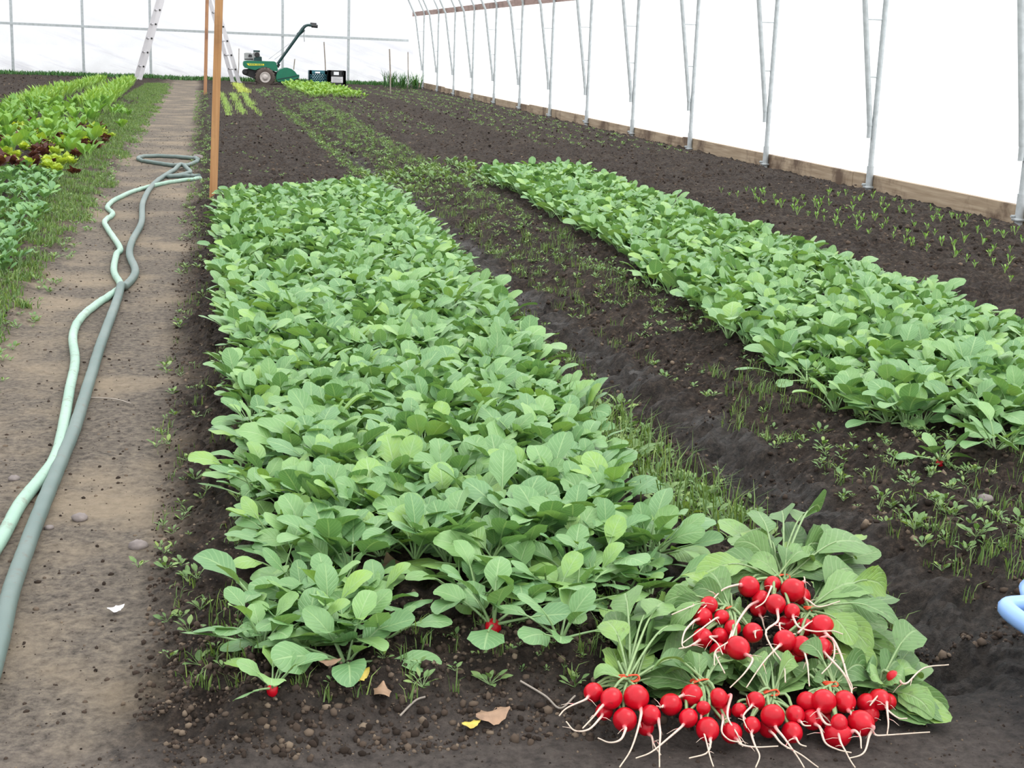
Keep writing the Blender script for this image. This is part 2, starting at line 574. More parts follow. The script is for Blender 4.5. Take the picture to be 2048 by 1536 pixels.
def soil_mat():
    m, nt, N, L, P, O = new_mat("garden_soil")
    a = N.new("ShaderNodeAttribute")
    a.attribute_name = "luv"
    sp = N.new("ShaderNodeSeparateXYZ")
    L.new(a.outputs["Vector"], sp.inputs[0])
    t = N.new("ShaderNodeTexCoord")
    n1 = noise_node(N, L, 55, 8, t.outputs["Object"], 0.75)
    n2 = noise_node(N, L, 2.6, 4, t.outputs["Object"], 0.6)
    n3 = noise_node(N, L, 210, 4, t.outputs["Object"], 0.7)
    dark = rampn(N, L, n1.outputs["Fac"], [(0.32, (0.008, 0.0055, 0.0045)), (0.51, (0.034, 0.024, 0.018)), (0.66, (0.098, 0.069, 0.050))]).outputs[0]
    speck = mathn(N, L, "MULTIPLY", mathn(N, L, "SUBTRACT", n3.outputs["Fac"], 0.66, True), 7.0, True)
    dark = mixc(N, L, mathn(N, L, "MULTIPLY", speck, 0.6), dark, (0.22, 0.16, 0.11))
    dry = rampn(N, L, n1.outputs["Fac"], [(0.34, (0.040, 0.033, 0.028)), (0.48, (0.122, 0.102, 0.083)), (0.68, (0.225, 0.188, 0.145))]).outputs[0]
    tanp = mixc(N, L, mathn(N, L, "MULTIPLY", mathn(N, L, "SUBTRACT", n2.outputs["Fac"], 0.46, True), 5.0, True), dry, (0.30, 0.235, 0.16))
    tanp = mixc(N, L, 0.55, dry, tanp)
    grey = rampn(N, L, n1.outputs["Fac"], [(0.32, (0.050, 0.041, 0.037)), (0.5, (0.108, 0.090, 0.080)), (0.70, (0.165, 0.138, 0.122))]).outputs[0]
    hardm = mathn(N, L, "ADD", sp.outputs["X"], mathn(N, L, "MULTIPLY", mathn(N, L, "SUBTRACT", n2.outputs["Fac"], 0.5), 0.5), True)
    col = mixc(N, L, hardm, dark, tanp)
    col = mixc(N, L, sp.outputs["Z"], col, grey)
    wet = mathn(N, L, "MULTIPLY", sp.outputs["Y"], mathn(N, L, "MULTIPLY", mathn(N, L, "SUBTRACT", n2.outputs["Fac"], 0.3, True), 4.0, True), True)
    wetcol = rampn(N, L, n1.outputs["Fac"], [(0.38, (0.007, 0.006, 0.005)), (0.62, (0.062, 0.050, 0.042))]).outputs[0]
    col = mixc(N, L, wet, col, wetcol)
    L.new(col, P.inputs["Base Color"])
    ro = N.new("ShaderNodeMapRange")
    ro.inputs["To Min"].default_value = 0.95
    ro.inputs["To Max"].default_value = 0.5
    L.new(wet, ro.inputs["Value"])
    L.new(ro.outputs[0], P.inputs["Roughness"])
    P.inputs["Specular IOR Level"].default_value = 0.28
    hsum = mathn(N, L, "ADD", n1.outputs["Fac"], mathn(N, L, "MULTIPLY", n3.outputs["Fac"], 0.4))
    b = N.new("ShaderNodeBump")
    b.inputs["Distance"].default_value = 0.016
    bs = N.new("ShaderNodeMapRange")
    bs.inputs["To Min"].default_value = 1.0
    bs.inputs["To Max"].default_value = 0.55
    L.new(hardm, bs.inputs["Value"])
    L.new(bs.outputs[0], b.inputs["Strength"])
    L.new(hsum, b.inputs["Height"])
    L.new(b.outputs[0], P.inputs["Normal"])
    return m


M["soil"] = soil_mat()


def crumb_mat():
    m, nt, N, L, P, O = new_mat("soil_crumbs")
    a = N.new("ShaderNodeAttribute")
    a.attribute_name = "luv"
    sp = N.new("ShaderNodeSeparateXYZ")
    L.new(a.outputs["Vector"], sp.inputs[0])
    col = rampn(N, L, sp.outputs["Z"], [(0.0, (0.018, 0.013, 0.010)), (0.55, (0.050, 0.036, 0.028)), (0.88, (0.105, 0.078, 0.058)), (1.0, (0.19, 0.145, 0.105))]).outputs[0]
    L.new(col, P.inputs["Base Color"])
    P.inputs["Roughness"].default_value = 0.95
    P.inputs["Specular IOR Level"].default_value = 0.15
    return m


M["crumb"] = crumb_mat()


def radish_mat():
    m, nt, N, L, P, O = new_mat("radish_skin")
    t = N.new("ShaderNodeTexCoord")
    n = noise_node(N, L, 55, 4, t.outputs["Object"])
    col = rampn(N, L, n.outputs["Fac"], [(0.3, (0.40, 0.002, 0.010)), (0.7, (0.56, 0.005, 0.018))]).outputs[0]
    d = noise_node(N, L, 95, 5, t.outputs["Object"], 0.7)
    dm = mathn(N, L, "MULTIPLY", mathn(N, L, "SUBTRACT", d.outputs["Fac"], 0.64, True), 9.0, True)
    col = mixc(N, L, mathn(N, L, "MULTIPLY", dm, 0.55), col, (0.07, 0.02, 0.02))
    L.new(col, P.inputs["Base Color"])
    P.inputs["Roughness"].default_value = 0.28
    P.inputs["Specular IOR Level"].default_value = 0.32
    P.inputs["Subsurface Weight"].default_value = 0.0
    return m


def root_mat():
    m, nt, N, L, P, O = new_mat("taproot_skin")
    a = N.new("ShaderNodeAttribute")
    a.attribute_name = "luv"
    sp = N.new("ShaderNodeSeparateXYZ")
    L.new(a.outputs["Vector"], sp.inputs[0])
    t = N.new("ShaderNodeTexCoord")
    n = noise_node(N, L, 120, 4, t.outputs["Object"])
    col = rampn(N, L, sp.outputs["Y"], [(0.0, (0.55, 0.02, 0.04)), (0.22, (0.62, 0.22, 0.22)), (0.45, (0.66, 0.50, 0.42)), (1.0, (0.56, 0.46, 0.36))]).outputs[0]
    dm = mathn(N, L, "MULTIPLY", mathn(N, L, "SUBTRACT", n.outputs["Fac"], 0.55, True), 5.0, True)
    col = mixc(N, L, mathn(N, L, "MULTIPLY", dm, 0.6), col, (0.20, 0.12, 0.09))
    L.new(col, P.inputs["Base Color"])
    P.inputs["Roughness"].default_value = 0.6
    return m


M["radish"] = radish_mat()
M["root"] = root_mat()


def hose_mat(name, c0, c1, dirt):
    m, nt, N, L, P, O = new_mat(name)
    t = N.new("ShaderNodeTexCoord")
    n = noise_node(N, L, 3, 4, t.outputs["Object"])
    col = rampn(N, L, n.outputs["Fac"], [(0.3, c0), (0.7, c1)]).outputs[0]
    d = noise_node(N, L, 38, 6, t.outputs["Object"], 0.7)
    dm = mathn(N, L, "MULTIPLY", mathn(N, L, "SUBTRACT", d.outputs["Fac"], 0.55, True), 7.0, True)
    col = mixc(N, L, mathn(N, L, "MULTIPLY", dm, 0.7), col, dirt)
    L.new(col, P.inputs["Base Color"])
    P.inputs["Roughness"].default_value = 0.5
    return m


M["hose_light"] = hose_mat("mint_hose", (0.22, 0.37, 0.29), (0.32, 0.46, 0.37), (0.16, 0.13, 0.10))
M["hose_dark"] = hose_mat("grey_green_hose", (0.075, 0.125, 0.115), (0.135, 0.18, 0.165), (0.12, 0.10, 0.08))

# ------------------------------------------------------------------ ground
NR, NC = 880, 500
gy = 0.9 * (Y_END + 0.4) ** (0) * ((Y_END + 0.3) / 0.9) ** (np.arange(NR) / (NR - 1))
gx0 = np.maximum(X_LEFT - 0.1, -0.9 - 0.32 * gy)
gx1 = np.minimum(X_WALL + 0.06, 0.8 + 0.78 * gy)
GX = gx0[:, None] + (gx1 - gx0)[:, None] * np.linspace(0, 1, NC)[None, :]
GY = np.repeat(gy[:, None], NC, 1)
GZ = height(GX, GY)
LP, CR, FU, XE = masks(GX, GY)
attr = np.zeros((NR, NC, 3))
attr[..., 0] = np.clip(LP * (0.95 - 0.25 * sst(10, 20, GY) * 0) + 0.10 * sst(-0.95, -0.6, XE) * (1 - sst(-0.6, -0.5, XE)) * 5, 0, 1)
attr[..., 2] = CR * 0.9
attr[..., 1] = np.clip(sst(1.02, 1.09, XE) * (1 - sst(1.15, 1.22, XE)) * (1 - sst(9, 13, GY)) + 0.9 * sst(0.85, 1.1, GX) * (1 - sst(1.75, 2.1, GY)) * sst(1.45, 1.65, GY), 0, 1) * (1 - 0.8 * LP)
KIND = np.zeros((NR - 1, NC - 1), int)
cx, cyy, cxe = GX[:-1, :-1], GY[:-1, :-1], XE[:-1, :-1]
KIND[:] = 5
for lim, k in ((4.9, 5), (2.48, 4), (1.26, 3), (1.02, 2), (-0.05, 0), (-0.56, 6), (-0.95, 7), (-2.12, 8)):
    KIND[cxe < lim] = k
KIND[CR[:-1, :-1] > 0.5] = 1
GNAMES = {
    0: ("footpath", "trodden tan dirt path with two hoses along it"),
    1: ("footpath", "smooth dark mud strip crossing in front of the planted beds"),
    2: ("garden_bed", "raised soil bed under the dense middle radish planting"),
    3: ("furrow", "wet muddy furrow between the two radish beds"),
    4: ("garden_bed", "dark soil bed with the second radish planting"),
    5: ("garden_bed", "dark soil bed running along the right film wall"),
    6: ("verge", "weedy earth shoulder along the left of the dirt path"),
    7: ("garden_bed", "soil bed with greens and lettuce left of the path"),
    8: ("garden_bed", "bare dark soil bed at the far left"),
}
idx = np.arange(NR * NC).reshape(NR, NC)
quads = np.stack([idx[:-1, :-1], idx[:-1, 1:], idx[1:, 1:], idx[1:, :-1]], -1)
GV = np.stack([GX, GY, GZ], -1).reshape(-1, 3)
GA = attr.reshape(-1, 3)
for k, (nm, lab) in GNAMES.items():
    q = quads[KIND == k]
    if not len(q):
        continue
    used, inv = np.unique(q, return_inverse=True)
    tag(mesh_obj(nm, GV[used], inv.reshape(-1, 4), GA[used], M["soil"]), lab, None, None, "structure")
b = MB()
b.box((X_LEFT - 0.1, Y_FRONT - 0.1, -0.30), (X_WALL + 0.1, Y_END + 0.3, -0.12))
tag(b.build("floor", M["clod"], smooth=False), "earth under the greenhouse beds", None, None, "structure")
b = MB()
b.add([(-90, -80, -0.32), (90, -80, -0.32), (90, 140, -0.32), (-90, 140, -0.32)], [(0, 1, 2, 3)])
tag(b.build("field", M["field"], smooth=False), "pale ground outside the greenhouse", None, None, "structure")

# ------------------------------------------------------------------ greenhouse shell
XC = (X_WALL + X_LEFT) / 2
HALF = (X_WALL - X_LEFT) / 2
R_ARC = HALF / math.sin(math.radians(67))
ZC = HIP_Z - R_ARC * math.cos(math.radians(67))


def arc_pts(r, n=28, off=0.0):
    out = []
    for i in range(n + 1):
        a = math.radians(90 - 67 + off) + (math.pi - 2 * math.radians(90 - 67 + off)) * i / n
        out.append((XC + r * math.cos(a), ZC + r * math.sin(a)))
    return out


def film_sheet(name, P, label):
    b = MB()
    b.grid(P)
    return tag(b.build(name, M["film"]), label, None, None, "structure")


ys = np.linspace(Y_FRONT, Y_END + 0.05, 120)
zs = np.linspace(0.06, HIP_Z, 14)
YY, ZZ = np.meshgrid(ys, zs, indexing="ij")
belly = 0.02 * np.sin(math.pi * ZZ / HIP_Z) * (0.5 + fbm(YY * 1.2, ZZ * 2, 31))
film_sheet("wall_right", np.stack([X_WALL + 0.062 + belly, YY, ZZ], -1), "white translucent plastic film along the right side")
film_sheet("wall_left", np.stack([X_LEFT - 0.062 - belly, YY, ZZ], -1), "white translucent plastic film along the left side")
ap = np.array(arc_pts(R_ARC + 0.06, 36))
P = np.zeros((len(ys), len(ap), 3))
P[..., 0], P[..., 1], P[..., 2] = ap[None, :, 0], ys[:, None], ap[None, :, 1]
film_sheet("ceiling", P, "arched translucent plastic film roof")


def end_sheet(name, y, label, wrinkle):
    xs = np.linspace(X_LEFT - 0.06, X_WALL + 0.06, 180)
    b = MB()
    P = np.zeros((180, 60, 3))
    for i, x in enumerate(xs):
        dxx = min(abs(x - XC), R_ARC)
        top = max(HIP_Z, ZC + math.sqrt(max(0, (R_ARC + 0.06) ** 2 - dxx ** 2)))
        z = np.linspace(0.0, top, 60) ** 1.0
        P[i, :, 0], P[i, :, 2] = x, z
        w = wrinkle * (1 - sst(0.1, 1.3, z))
        diag = x * 2.2 + z * 2.6 * math.sin(x * 1.3)
        P[i, :, 1] = y + w * (0.14 * fbm(diag, z * 0.9 - x * 0.6, 41, 3) + 0.05 * fbm(x * 6, z * 4 + x * 3, 42, 2))
    b.grid(P)
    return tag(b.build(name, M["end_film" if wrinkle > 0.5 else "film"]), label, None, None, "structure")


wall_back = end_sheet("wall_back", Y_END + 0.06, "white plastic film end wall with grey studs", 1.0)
end_sheet("wall_front", Y_FRONT, "translucent film end wall behind the viewer", 0.3)
# studs and girt of the far end wall
stud_x = [at(px, 158, 0.0)[0] for px in ()]
for px in (27, 168, 302, 565, 696):
    x = at_depth(px, 150, Y_END)[0]
    top = ZC + math.sqrt(R_ARC ** 2 - (x - XC) ** 2) - 0.05
    b = MB()
    b.bar((x, Y_END, -0.05), (x + 0.02, Y_END, top), 0.062, 0.05)
    o = b.build("stud", M["galv"], wall_back, False)
for z0 in (0.98, 2.25):
    b = MB()
    xr = min(X_WALL, XC + math.sqrt(R_ARC ** 2 - (z0 - ZC) ** 2)) - 0.03 if z0 > HIP_Z else X_WALL - 0.06
    b.bar((2 * XC - xr, Y_END - 0.02, z0 + 0.03), (xr, Y_END - 0.02, z0 - 0.03), 0.045, 0.05)
    b.build("girt", M["galv"], wall_back, False)

base = empty("baseboard_right")
tag(base, "stained wooden boards along the foot of the right film wall", None, None, "structure")
yb = Y_FRONT
k = 0
while yb < Y_END:
    ln = 3.66 if k % 3 else 2.9
    y1 = min(yb + ln, Y_END)
    b = MB()
    b.box((X_WALL + 0.022, yb + 0.004, -0.10), (X_WALL + 0.06, y1 - 0.004, 0.105 + 0.010 * math.sin(k * 2.3)))
    b.build("board", M["board"], base, False)
    yb, k = y1, k + 1
b = MB()
b.box((X_LEFT - 0.06, Y_FRONT, -0.10), (X_LEFT - 0.022, Y_END, 0.135))
tag(b.build("baseboard_left", M["board"], None, False), "stained wooden board along the left film wall", None, None, "structure")
b = MB()
b.box((X_WALL + 0.021, Y_FRONT, HIP_Z - 0.04), (X_WALL + 0.056, Y_END, HIP_Z + 0.05))
tag(b.build("trim_1", M["hip"], None, False), "brown wooden hip board along the top of the right wall", None, None, "structure")
b = MB()
b.box((X_LEFT - 0.056, Y_FRONT, HIP_Z - 0.04), (X_LEFT - 0.021, Y_END, HIP_Z + 0.05))
tag(b.build("trim_2", M["hip"], None, False), "brown wooden hip board along the left wall", None, None, "structure")

ORD = ["first", "second", "third", "fourth", "fifth", "sixth", "seventh", "eighth", "ninth", "tenth", "eleventh", "twelfth", "thirteenth", "fourteenth"]
Y0F, DYF = 6.98, 1.84


def hoop_frame(y, label):
    root = empty("hoop_frame", (X_WALL, y, 0))
    tag(root, label, "greenhouse frame", "galvanized hoop frames along the right wall")
    gz = hgt(X_WALL - 0.02, y)
    ox = lambda x: x - X_WALL
    b = MB()
    b.tube([(0, 0, gz + 0.10), (0, 0, HIP_Z)] + [(ox(px), 0, pz) for px, pz in arc_pts(R_ARC, 28)[1:]] + [(ox(X_LEFT), 0, 0)], 0.0185, 10)
    b.build("outer_pipe", M["galv"], root)
    b = MB()
    arc = [(ox(px), 0, pz) for px, pz in arc_pts(R_ARC - 0.19, 28)]
    b.tube([(-0.035, 0, 0.44), (-0.045, 0, 0.52), (-0.165, 0, HIP_Z - 0.15)] + arc + [(ox(X_LEFT) + 0.045, 0, 0.5)], 0.0185, 10)
    b.build("inner_pipe", M["galv"], root)
    for z in (0.76, 1.13):
        xi = -0.045 - 0.12 * (z - 0.52) / (HIP_Z - 0.67)
        b = MB()
        b.tube([(xi, 0, z), (0, 0, z)], 0.005, 6)
        b.build("crossbar", M["galv"], root)
    b = MB()
    b.tube([(0, 0, gz - 0.06), (0, 0, gz + 0.17)], 0.0235, 10)
    b.box((-0.03, -0.03, gz + 0.02), (0.03, 0.03, gz + 0.035))
    b.tube([(-0.045, 0.012, gz + 0.045), (0.02, 0.012, gz + 0.045)], 0.008, 6)
    b.build("ground_socket", M["galv"], root)
    b = MB()
    b.tube([(-0.033, 0, 0.36), (-0.036, 0, 0.46)], 0.0165, 8)
    b.build("pipe_end", M["galv"], root)
    return root


for i in range(13):
    hoop_frame(Y0F + DYF * i, "%s galvanized hoop frame along the right wall, counted from the near end" % ORD[i] if i < 12 else "last galvanized hoop frame, set in the corner by the end wall")


# ------------------------------------------------------------------ leaves and plants
def blade(b, path, side, width, lobes=0.0, nu=6, cup=0.2, wav=0.0, tone=0.5, seed=0, shape="round"):
    """a leaf blade along a 3D path; side = unit vectors across it"""
    path = np.asarray(path, float)
    n = len(path)
    rr = np.random.default_rng(seed)
    v = np.linspace(0, 1, n)
    if shape == "round":
        v = np.sin(v * math.pi / 2) ** 0.9 if n > 4 else v
        old = np.linspace(0, 1, n)
        path = np.stack([np.interp(v, old, path[:, c]) for c in range(3)], -1)
        k = np.clip((v - 0.16) / 0.84, 0, 1)
        w = np.sqrt(np.clip(1 - (2 * k ** 0.88 - 1) ** 2, 0, 1))
        w[-1] = 0.22
        w = np.maximum(w, 0.10)
        if lobes:
            w = np.maximum(w, lobes * np.clip(np.sin(math.pi * np.clip(v / 0.30, 0, 1)), 0, 1) ** 0.7)
    elif shape == "oval":
        w = np.sin(math.pi * np.clip(v, 0.02, 0.985) ** 0.9) ** 0.8
    else:
        w = np.clip((1 - v) ** 0.6 * np.minimum(1, v * 6 + 0.4), 0.03, 1)
    T = np.gradient(path, axis=0)
    T /= np.linalg.norm(T, axis=1)[:, None] + 1e-12
    Nn = np.cross(side, T)
    Nn /= np.linalg.norm(Nn, axis=1)[:, None] + 1e-12
    u = np.linspace(-1, 1, nu + 1)
    ph = rr.random() * 6
    edge = 1 + wav * np.sin(v * 17 + ph)[:, None] * np.abs(u)[None, :] + wav * 0.7 * np.sin(v * 31 + 2 * ph)[:, None] * np.abs(u)[None, :]
    half = width / 2 * w
    lift = cup * half[:, None] * np.abs(u)[None, :] ** 1.6 + wav * width * 0.5 * np.sin(v * 12 + ph)[:, None] * u[None, :] ** 2
    P = path[:, None, :] + side[:, None, :] * (half[:, None] * u[None, :] * edge)[..., None] + Nn[:, None, :] * lift[..., None]
    A = np.zeros((n, nu + 1, 3))
    A[..., 0] = u[None, :]
    A[..., 1] = v[:, None]
    A[..., 2] = tone
    b.grid(P, A)


def stem_leaf(b, origin, az, e0, e1, lp, lb, width, nv=9, nu=6, sides=5, lobes=0.4, cup=0.2, wav=0.05, rp=0.0018, roll=0.0, seed=0, shape="round"):
    """petiole and blade arching from elevation e0 to e1 in the direction az"""
    n1 = max(3, nv // 2)
    tot = lp + lb
    m = 40
    s = np.linspace(0, 1, m)
    el = np.radians(e0 + (e1 - e0) * s ** 1.5)
    step = tot / (m - 1)
    r = np.concatenate([[0], np.cumsum(np.cos(el)[:-1] * step)])
    z = np.concatenate([[0], np.cumsum(np.sin(el)[:-1] * step)])
    dirv = np.array([math.cos(az), math.sin(az), 0])
    full = np.asarray(origin)[None, :] + r[:, None] * dirv[None, :] + z[:, None] * np.array([0, 0, 1.0])
    f = lp / tot

    def samp(a0, a1, k):
        q = np.linspace(a0, a1, k)
        return np.stack([np.interp(q, s, full[:, c]) for c in range(3)], -1)

    tone = random.random()
    pp = samp(0, f + (1 - f) * 0.25, n1)
    b.tube(pp, np.linspace(rp * 1.3, rp * 0.7, n1), sides, False, (0, 0, 0.9))
    bp = samp(f, 1, nv)
    T = np.gradient(bp, axis=0)
    T /= np.linalg.norm(T, axis=1)[:, None]
    side0 = np.array([-math.sin(az), math.cos(az), 0])
    S0 = np.tile(side0, (nv, 1))
    N0 = np.cross(S0, T)
    S1 = S0 * math.cos(roll) + N0 * math.sin(roll)
    blade(b, bp, -S1, width, lobes, nu, -cup if False else cup, wav, tone, seed, shape)


def radish_plant_arrays(seed, hi, size=1.0, low=False):
    random.seed(seed)
    b = MB()
    n = random.randint(8, 10)
    a0 = random.random() * 6.28
    for i in range(n):
        q = i / (n - 1)
        young = q < 0.3
        az = a0 + i * 2.399 + random.uniform(-0.3, 0.3)
        e0 = random.uniform(66, 86) if young else random.uniform(48, 78)
        e1 = random.uniform(10, 60) if young else random.uniform(-30, 32)
        if low:
            e0, e1 = (random.uniform(45, 75), random.uniform(0, 45)) if young else (random.uniform(14, 52), random.uniform(-28, 18))
        lb = random.uniform(0.050, 0.078) * size * (0.8 if young else 1)
        w = lb * random.uniform(0.60, 0.76)
        lp = random.uniform(0.026, 0.062) * size * (0.9 if young else 1)
        stem_leaf(b, (0.004 * math.cos(az), 0.004 * math.sin(az), 0), az, e0, e1, lp, lb, w, 10 if hi else 7, 6 if hi else 4, 5 if hi else 3, random.choice((0, 0.4, 0.5, 0.6)), random.uniform(-0.15, 0.35), random.uniform(0.02, 0.06), 0.0018, random.uniform(-0.5, 0.5), seed * 31 + i)
    return b.arrays()


def generic_plant(seed, n, lb, ratio, lp, e0r, e1r, nv=6, nu=4, shape="round", lobes=0.0, wav=0.06, rp=0.0018, cup=0.2):
    random.seed(seed)
    b = MB()
    a0 = random.random() * 6.28
    for i in range(n):
        az = a0 + i * 2.399 + random.uniform(-0.4, 0.4)
        L_ = random.uniform(*lb)
        stem_leaf(b, (0, 0, 0), az, random.uniform(*e0r), random.uniform(*e1r), random.uniform(*lp), L_, L_ * random.uniform(*ratio), nv, nu, 3, lobes, cup, wav, rp, random.uniform(-0.4, 0.4), seed * 17 + i, shape)
    return b.arrays()


def mass(name, variants, places, mat, label, cat=None, group=None):
    """one object holding a crowd nobody would count; places = (x, y, z, rot, scale)"""
    Vs, Fs, As, off = [], [], [], 0
    rr = np.random.default_rng(len(places))
    for p in places:
        V, Fc, A = variants[rr.integers(len(variants))]
        c, s = math.cos(p[3]), math.sin(p[3])
        R = np.array([[c, -s, 0], [s, c, 0], [0, 0, 1]])
        Vs.append(V @ R.T * p[4] + np.array(p[:3]))
        A = A.copy()
        A[:, 2] = (A[:, 2] + rr.random() * 0.4) % 1
        As.append(A)
        Fs.append((Fc, off))
        off += len(V)
    faces = [tuple(i + o for i in f) for Fc, o in Fs for f in Fc]
    return tag(mesh_obj(name, np.concatenate(Vs), faces, np.concatenate(As), mat), label, cat, group, "stuff")


def grass(name, pts, h, w, mat, label, cat="grass", lean=0.5, per=1, spread=0.0):
    """many thin curved blades rooted at pts"""
    pts = np.repeat(np.asarray(pts, float), per, 0)
    n = len(pts)
    rr = np.random.default_rng(n)
    if spread:
        pts[:, :2] += rr.normal(0, spread, (n, 2))
    az = rr.random(n) * 2 * math.pi
    hh = rr.uniform(h[0], h[1], n)
    le = rr.uniform(0.1, 1.0, n) * lean
    d = np.stack([np.cos(az), np.sin(az), np.zeros(n)], -1)
    sd = np.stack([-np.sin(az + 0.6), np.cos(az + 0.6), np.zeros(n)], -1) * (w * rr.uniform(0.6, 1.2, n) / 2)[:, None]
    up = np.array([0, 0, 1.0])
    mid = pts + d * (hh * le * 0.35)[:, None] + up * (hh * 0.6)[:, None]
    tip = pts + d * (hh * le)[:, None] + up * (hh * (1 - 0.35 * le))[:, None]
    V = np.stack([pts - sd, pts + sd, mid - sd * 0.8, mid + sd * 0.8, tip - sd * 0.12, tip + sd * 0.12], 1).reshape(-1, 3)
    base_i = np.arange(n)[:, None] * 6
    Fq = np.concatenate([base_i + np.array([[0, 1, 3, 2]]), base_i + np.array([[2, 3, 5, 4]])], 0)
    A = np.zeros((n, 6, 3))
    A[..., 2] = rr.random(n)[:, None]
    A[:, :, 1] = np.array([0, 0, 0.6, 0.6, 1, 1])
    return tag(mesh_obj(name, V, Fq, A.reshape(-1, 3), mat), label, cat, None, "stuff")


def scatter(n, x0, x1, y0, y1, seed, fn=None, power=1.0):
    """random spots, denser towards the near end when power > 1"""
    rr = np.random.default_rng(seed)
    x = rr.uniform(0, 1, n)
    y = y0 * (y1 / y0) ** (rr.random(n) ** (1.0 / 1.0)) if power == 0 else y0 + (y1 - y0) * rr.random(n) ** power
    X = x0(y) + (x1(y) - x0(y)) * x if callable(x0) else x0 + (x1 - x0) * x
    if fn is not None:
        k = fn(X, y)
        X, y = X[k], y[k]
    return np.stack([X, y, height(X, y)], -1)


# radish plants of the two beds
HI = [make_mesh("radish_leaves", *radish_plant_arrays(100 + i, True, 1.0, i >= 8), M["radish_leaf"]) for i in range(14)]
LO = [radish_plant_arrays(300 + i, False) for i in range(14)]


def main_right(y):
    return np.interp(y, [1.9, 2.6, 3.6, 5.6, 7.4, 8.4], [0.70, 0.78, 0.86, 0.97, 0.98, 0.96])


def plant_spots(x0, x1, y0, y1, step, seed, keep):
    rr = np.random.default_rng(seed)
    out = []
    y = y0
    while y < y1:
        x = x0 + rr.random() * step
        while x < x1:
            px, py = x + rr.uniform(-0.42, 0.42) * step, y + rr.uniform(-0.42, 0.42) * step
            if keep(px, py):
                out.append((px, py))
            x += step
        y += step
    return out


gap = [(ground_at(850, 1200), 0.05), (ground_at(840, 1260), 0.055), (ground_at(890, 1270), 0.05), (ground_at(600, 545), 0.15), (ground_at(850, 1330), 0.08), (ground_at(1350, 1010), 0.10), (ground_at(1300, 930), 0.06), (ground_at(700, 1115), 0.03)]


def keep_main(x, y):
    if x < 0.066 + 0.01 * math.sin(y * 9) + 0.05 * sst(6.3, 7.4, y) or x > main_right(y):
        return False
    front = np.interp(x, [0.0, 0.08, 0.25, 0.32, 0.5, 0.6, 0.8], [1.82, 1.745, 1.75, 1.84, 1.80, 1.88, 1.96])
    if y < front or y > 7.35 + 0.6 * sst(0.3, 0.9, x):
        return False
    return all(math.hypot(x - g[0][0], y - g[0][1]) > g[1] for g in gap)


def keep_right(x, y):
    xl = np.interp(y, [2.2, 2.6, 3.4, 4.4, 5.8, 8.3], [1.50, 1.40, 1.42, 1.50, 1.62, 1.66])
    if x < xl or x > 2.34:
        return False
    fr = np.interp(x, [1.4, 1.6, 1.9, 2.3], [2.80, 2.54, 2.38, 2.30])
    return fr < y < 8.5 + 0.4 * sst(1.7, 2.2, x)


spots_main = plant_spots(0.0, 1.1, 1.74, 8.4, 0.063, 3, keep_main)
spots_right = plant_spots(1.3, 2.4, 2.2, 9.0, 0.073, 4, keep_right)
front_px = [
    (545, 1385, 0.72, "small radish plant at the front left corner of the bed, red root top showing"),
    (690, 1292, 0.82, "radish plant beside the yellowed leaf at the bed's front edge"),
    (525, 1300, 0.95, "radish plant at the left front corner, behind the smallest plant"),
    (985, 1268, 1.1, "wide-spreading radish plant in the front middle, right of the bare gap"),
    (640, 1235, 0.95, "radish plant behind the yellowed leaf, near the bed's left front corner"),
    (1120, 1290, 0.95, "radish plant at the bed's front edge, left of the harvested pile"),
]
right_front_px = [
    (1775, 850, 1.0, "lone radish plant at the near left corner of the second bed"),
    (1880, 925, 0.9, "small radish plant sitting apart in bare soil of the second bed"),
    (1990, 905, 1.1, "broad radish plant by the photo's right edge, near end of the second bed"),
]


def put_plant(me, x, y, z, rz, s, label, group, tilt=0.0, root=False):
    o = bpy.data.objects.new("radish_plant", me)
    COL.objects.link(o)
    o.location = (x, y, z)
    o.rotation_euler = (random.uniform(-tilt, tilt), random.uniform(-tilt, tilt), rz)
    o.scale = (s, s, s)
    tag(o, label, "radish plant", group)
    if root:
        c = bpy.data.objects.new("root", ROOT_ME)
        COL.objects.link(c)
        c.parent = o
        c["label"] = "red root top at the soil"
    return o


rb = MB()
rb.ball((0, 0, -0.006), (0.011, 0.011, 0.014), 8)
ROOT_ME = make_mesh("root", *rb.arrays(), M["radish"])

random.seed(5)
for px, py, s, lab in front_px + right_front_px:
    g = ground_at(px, py)
    put_plant(HI[random.randrange(8, 14)], g[0], g[1], g[2] + 0.003, random.random() * 6.28, s, lab, "radish plants of the middle bed" if px < 1500 else "radish plants of the second bed", 0.1, lab[:5] in ("small", "wide-"))

spots_main.sort(key=lambda p: math.hypot(p[0], p[1]))
spots_right.sort(key=lambda p: math.hypot(p[0], p[1]))
spots_right = [p for p in spots_right if abs(p[0]) < 0.35 + 0.62 * p[1]]
NEAR_M, NEAR_R = 190, 95
for i, (x, y) in enumerate(spots_main[:NEAR_M]):
    s = random.uniform(0.8, 1.12)
    edge = x < 0.14
    low = y < 2.02 or edge or random.random() < 0.25
    put_plant(HI[random.randrange(8, 14) if low else random.randrange(8)], x, y, hgt(x, y) + 0.002, random.random() * 6.28, s * (0.9 if edge else 1), "pale green radish plant among many in the dense near half of the middle bed", "radish plants of the middle bed", 0.12)
for i, (x, y) in enumerate(spots_right[:NEAR_R]):
    put_plant(HI[random.randrange(8, 14) if random.random() < 0.45 else random.randrange(8)], x, y, hgt(x, y) + 0.002, random.random() * 6.28, random.uniform(0.8, 1.15), "green radish plant among many at the near end of the second bed", "radish plants of the second bed", 0.12)
pl = [(x, y, hgt(x, y), random.random() * 6.28, random.uniform(0.78, 1.12)) for x, y in spots_main[NEAR_M:] + spots_right[NEAR_R:]]
mass("radish_foliage", LO, pl, M["radish_leaf"], "dense radish plants filling the far halves of both beds", "radish plants")

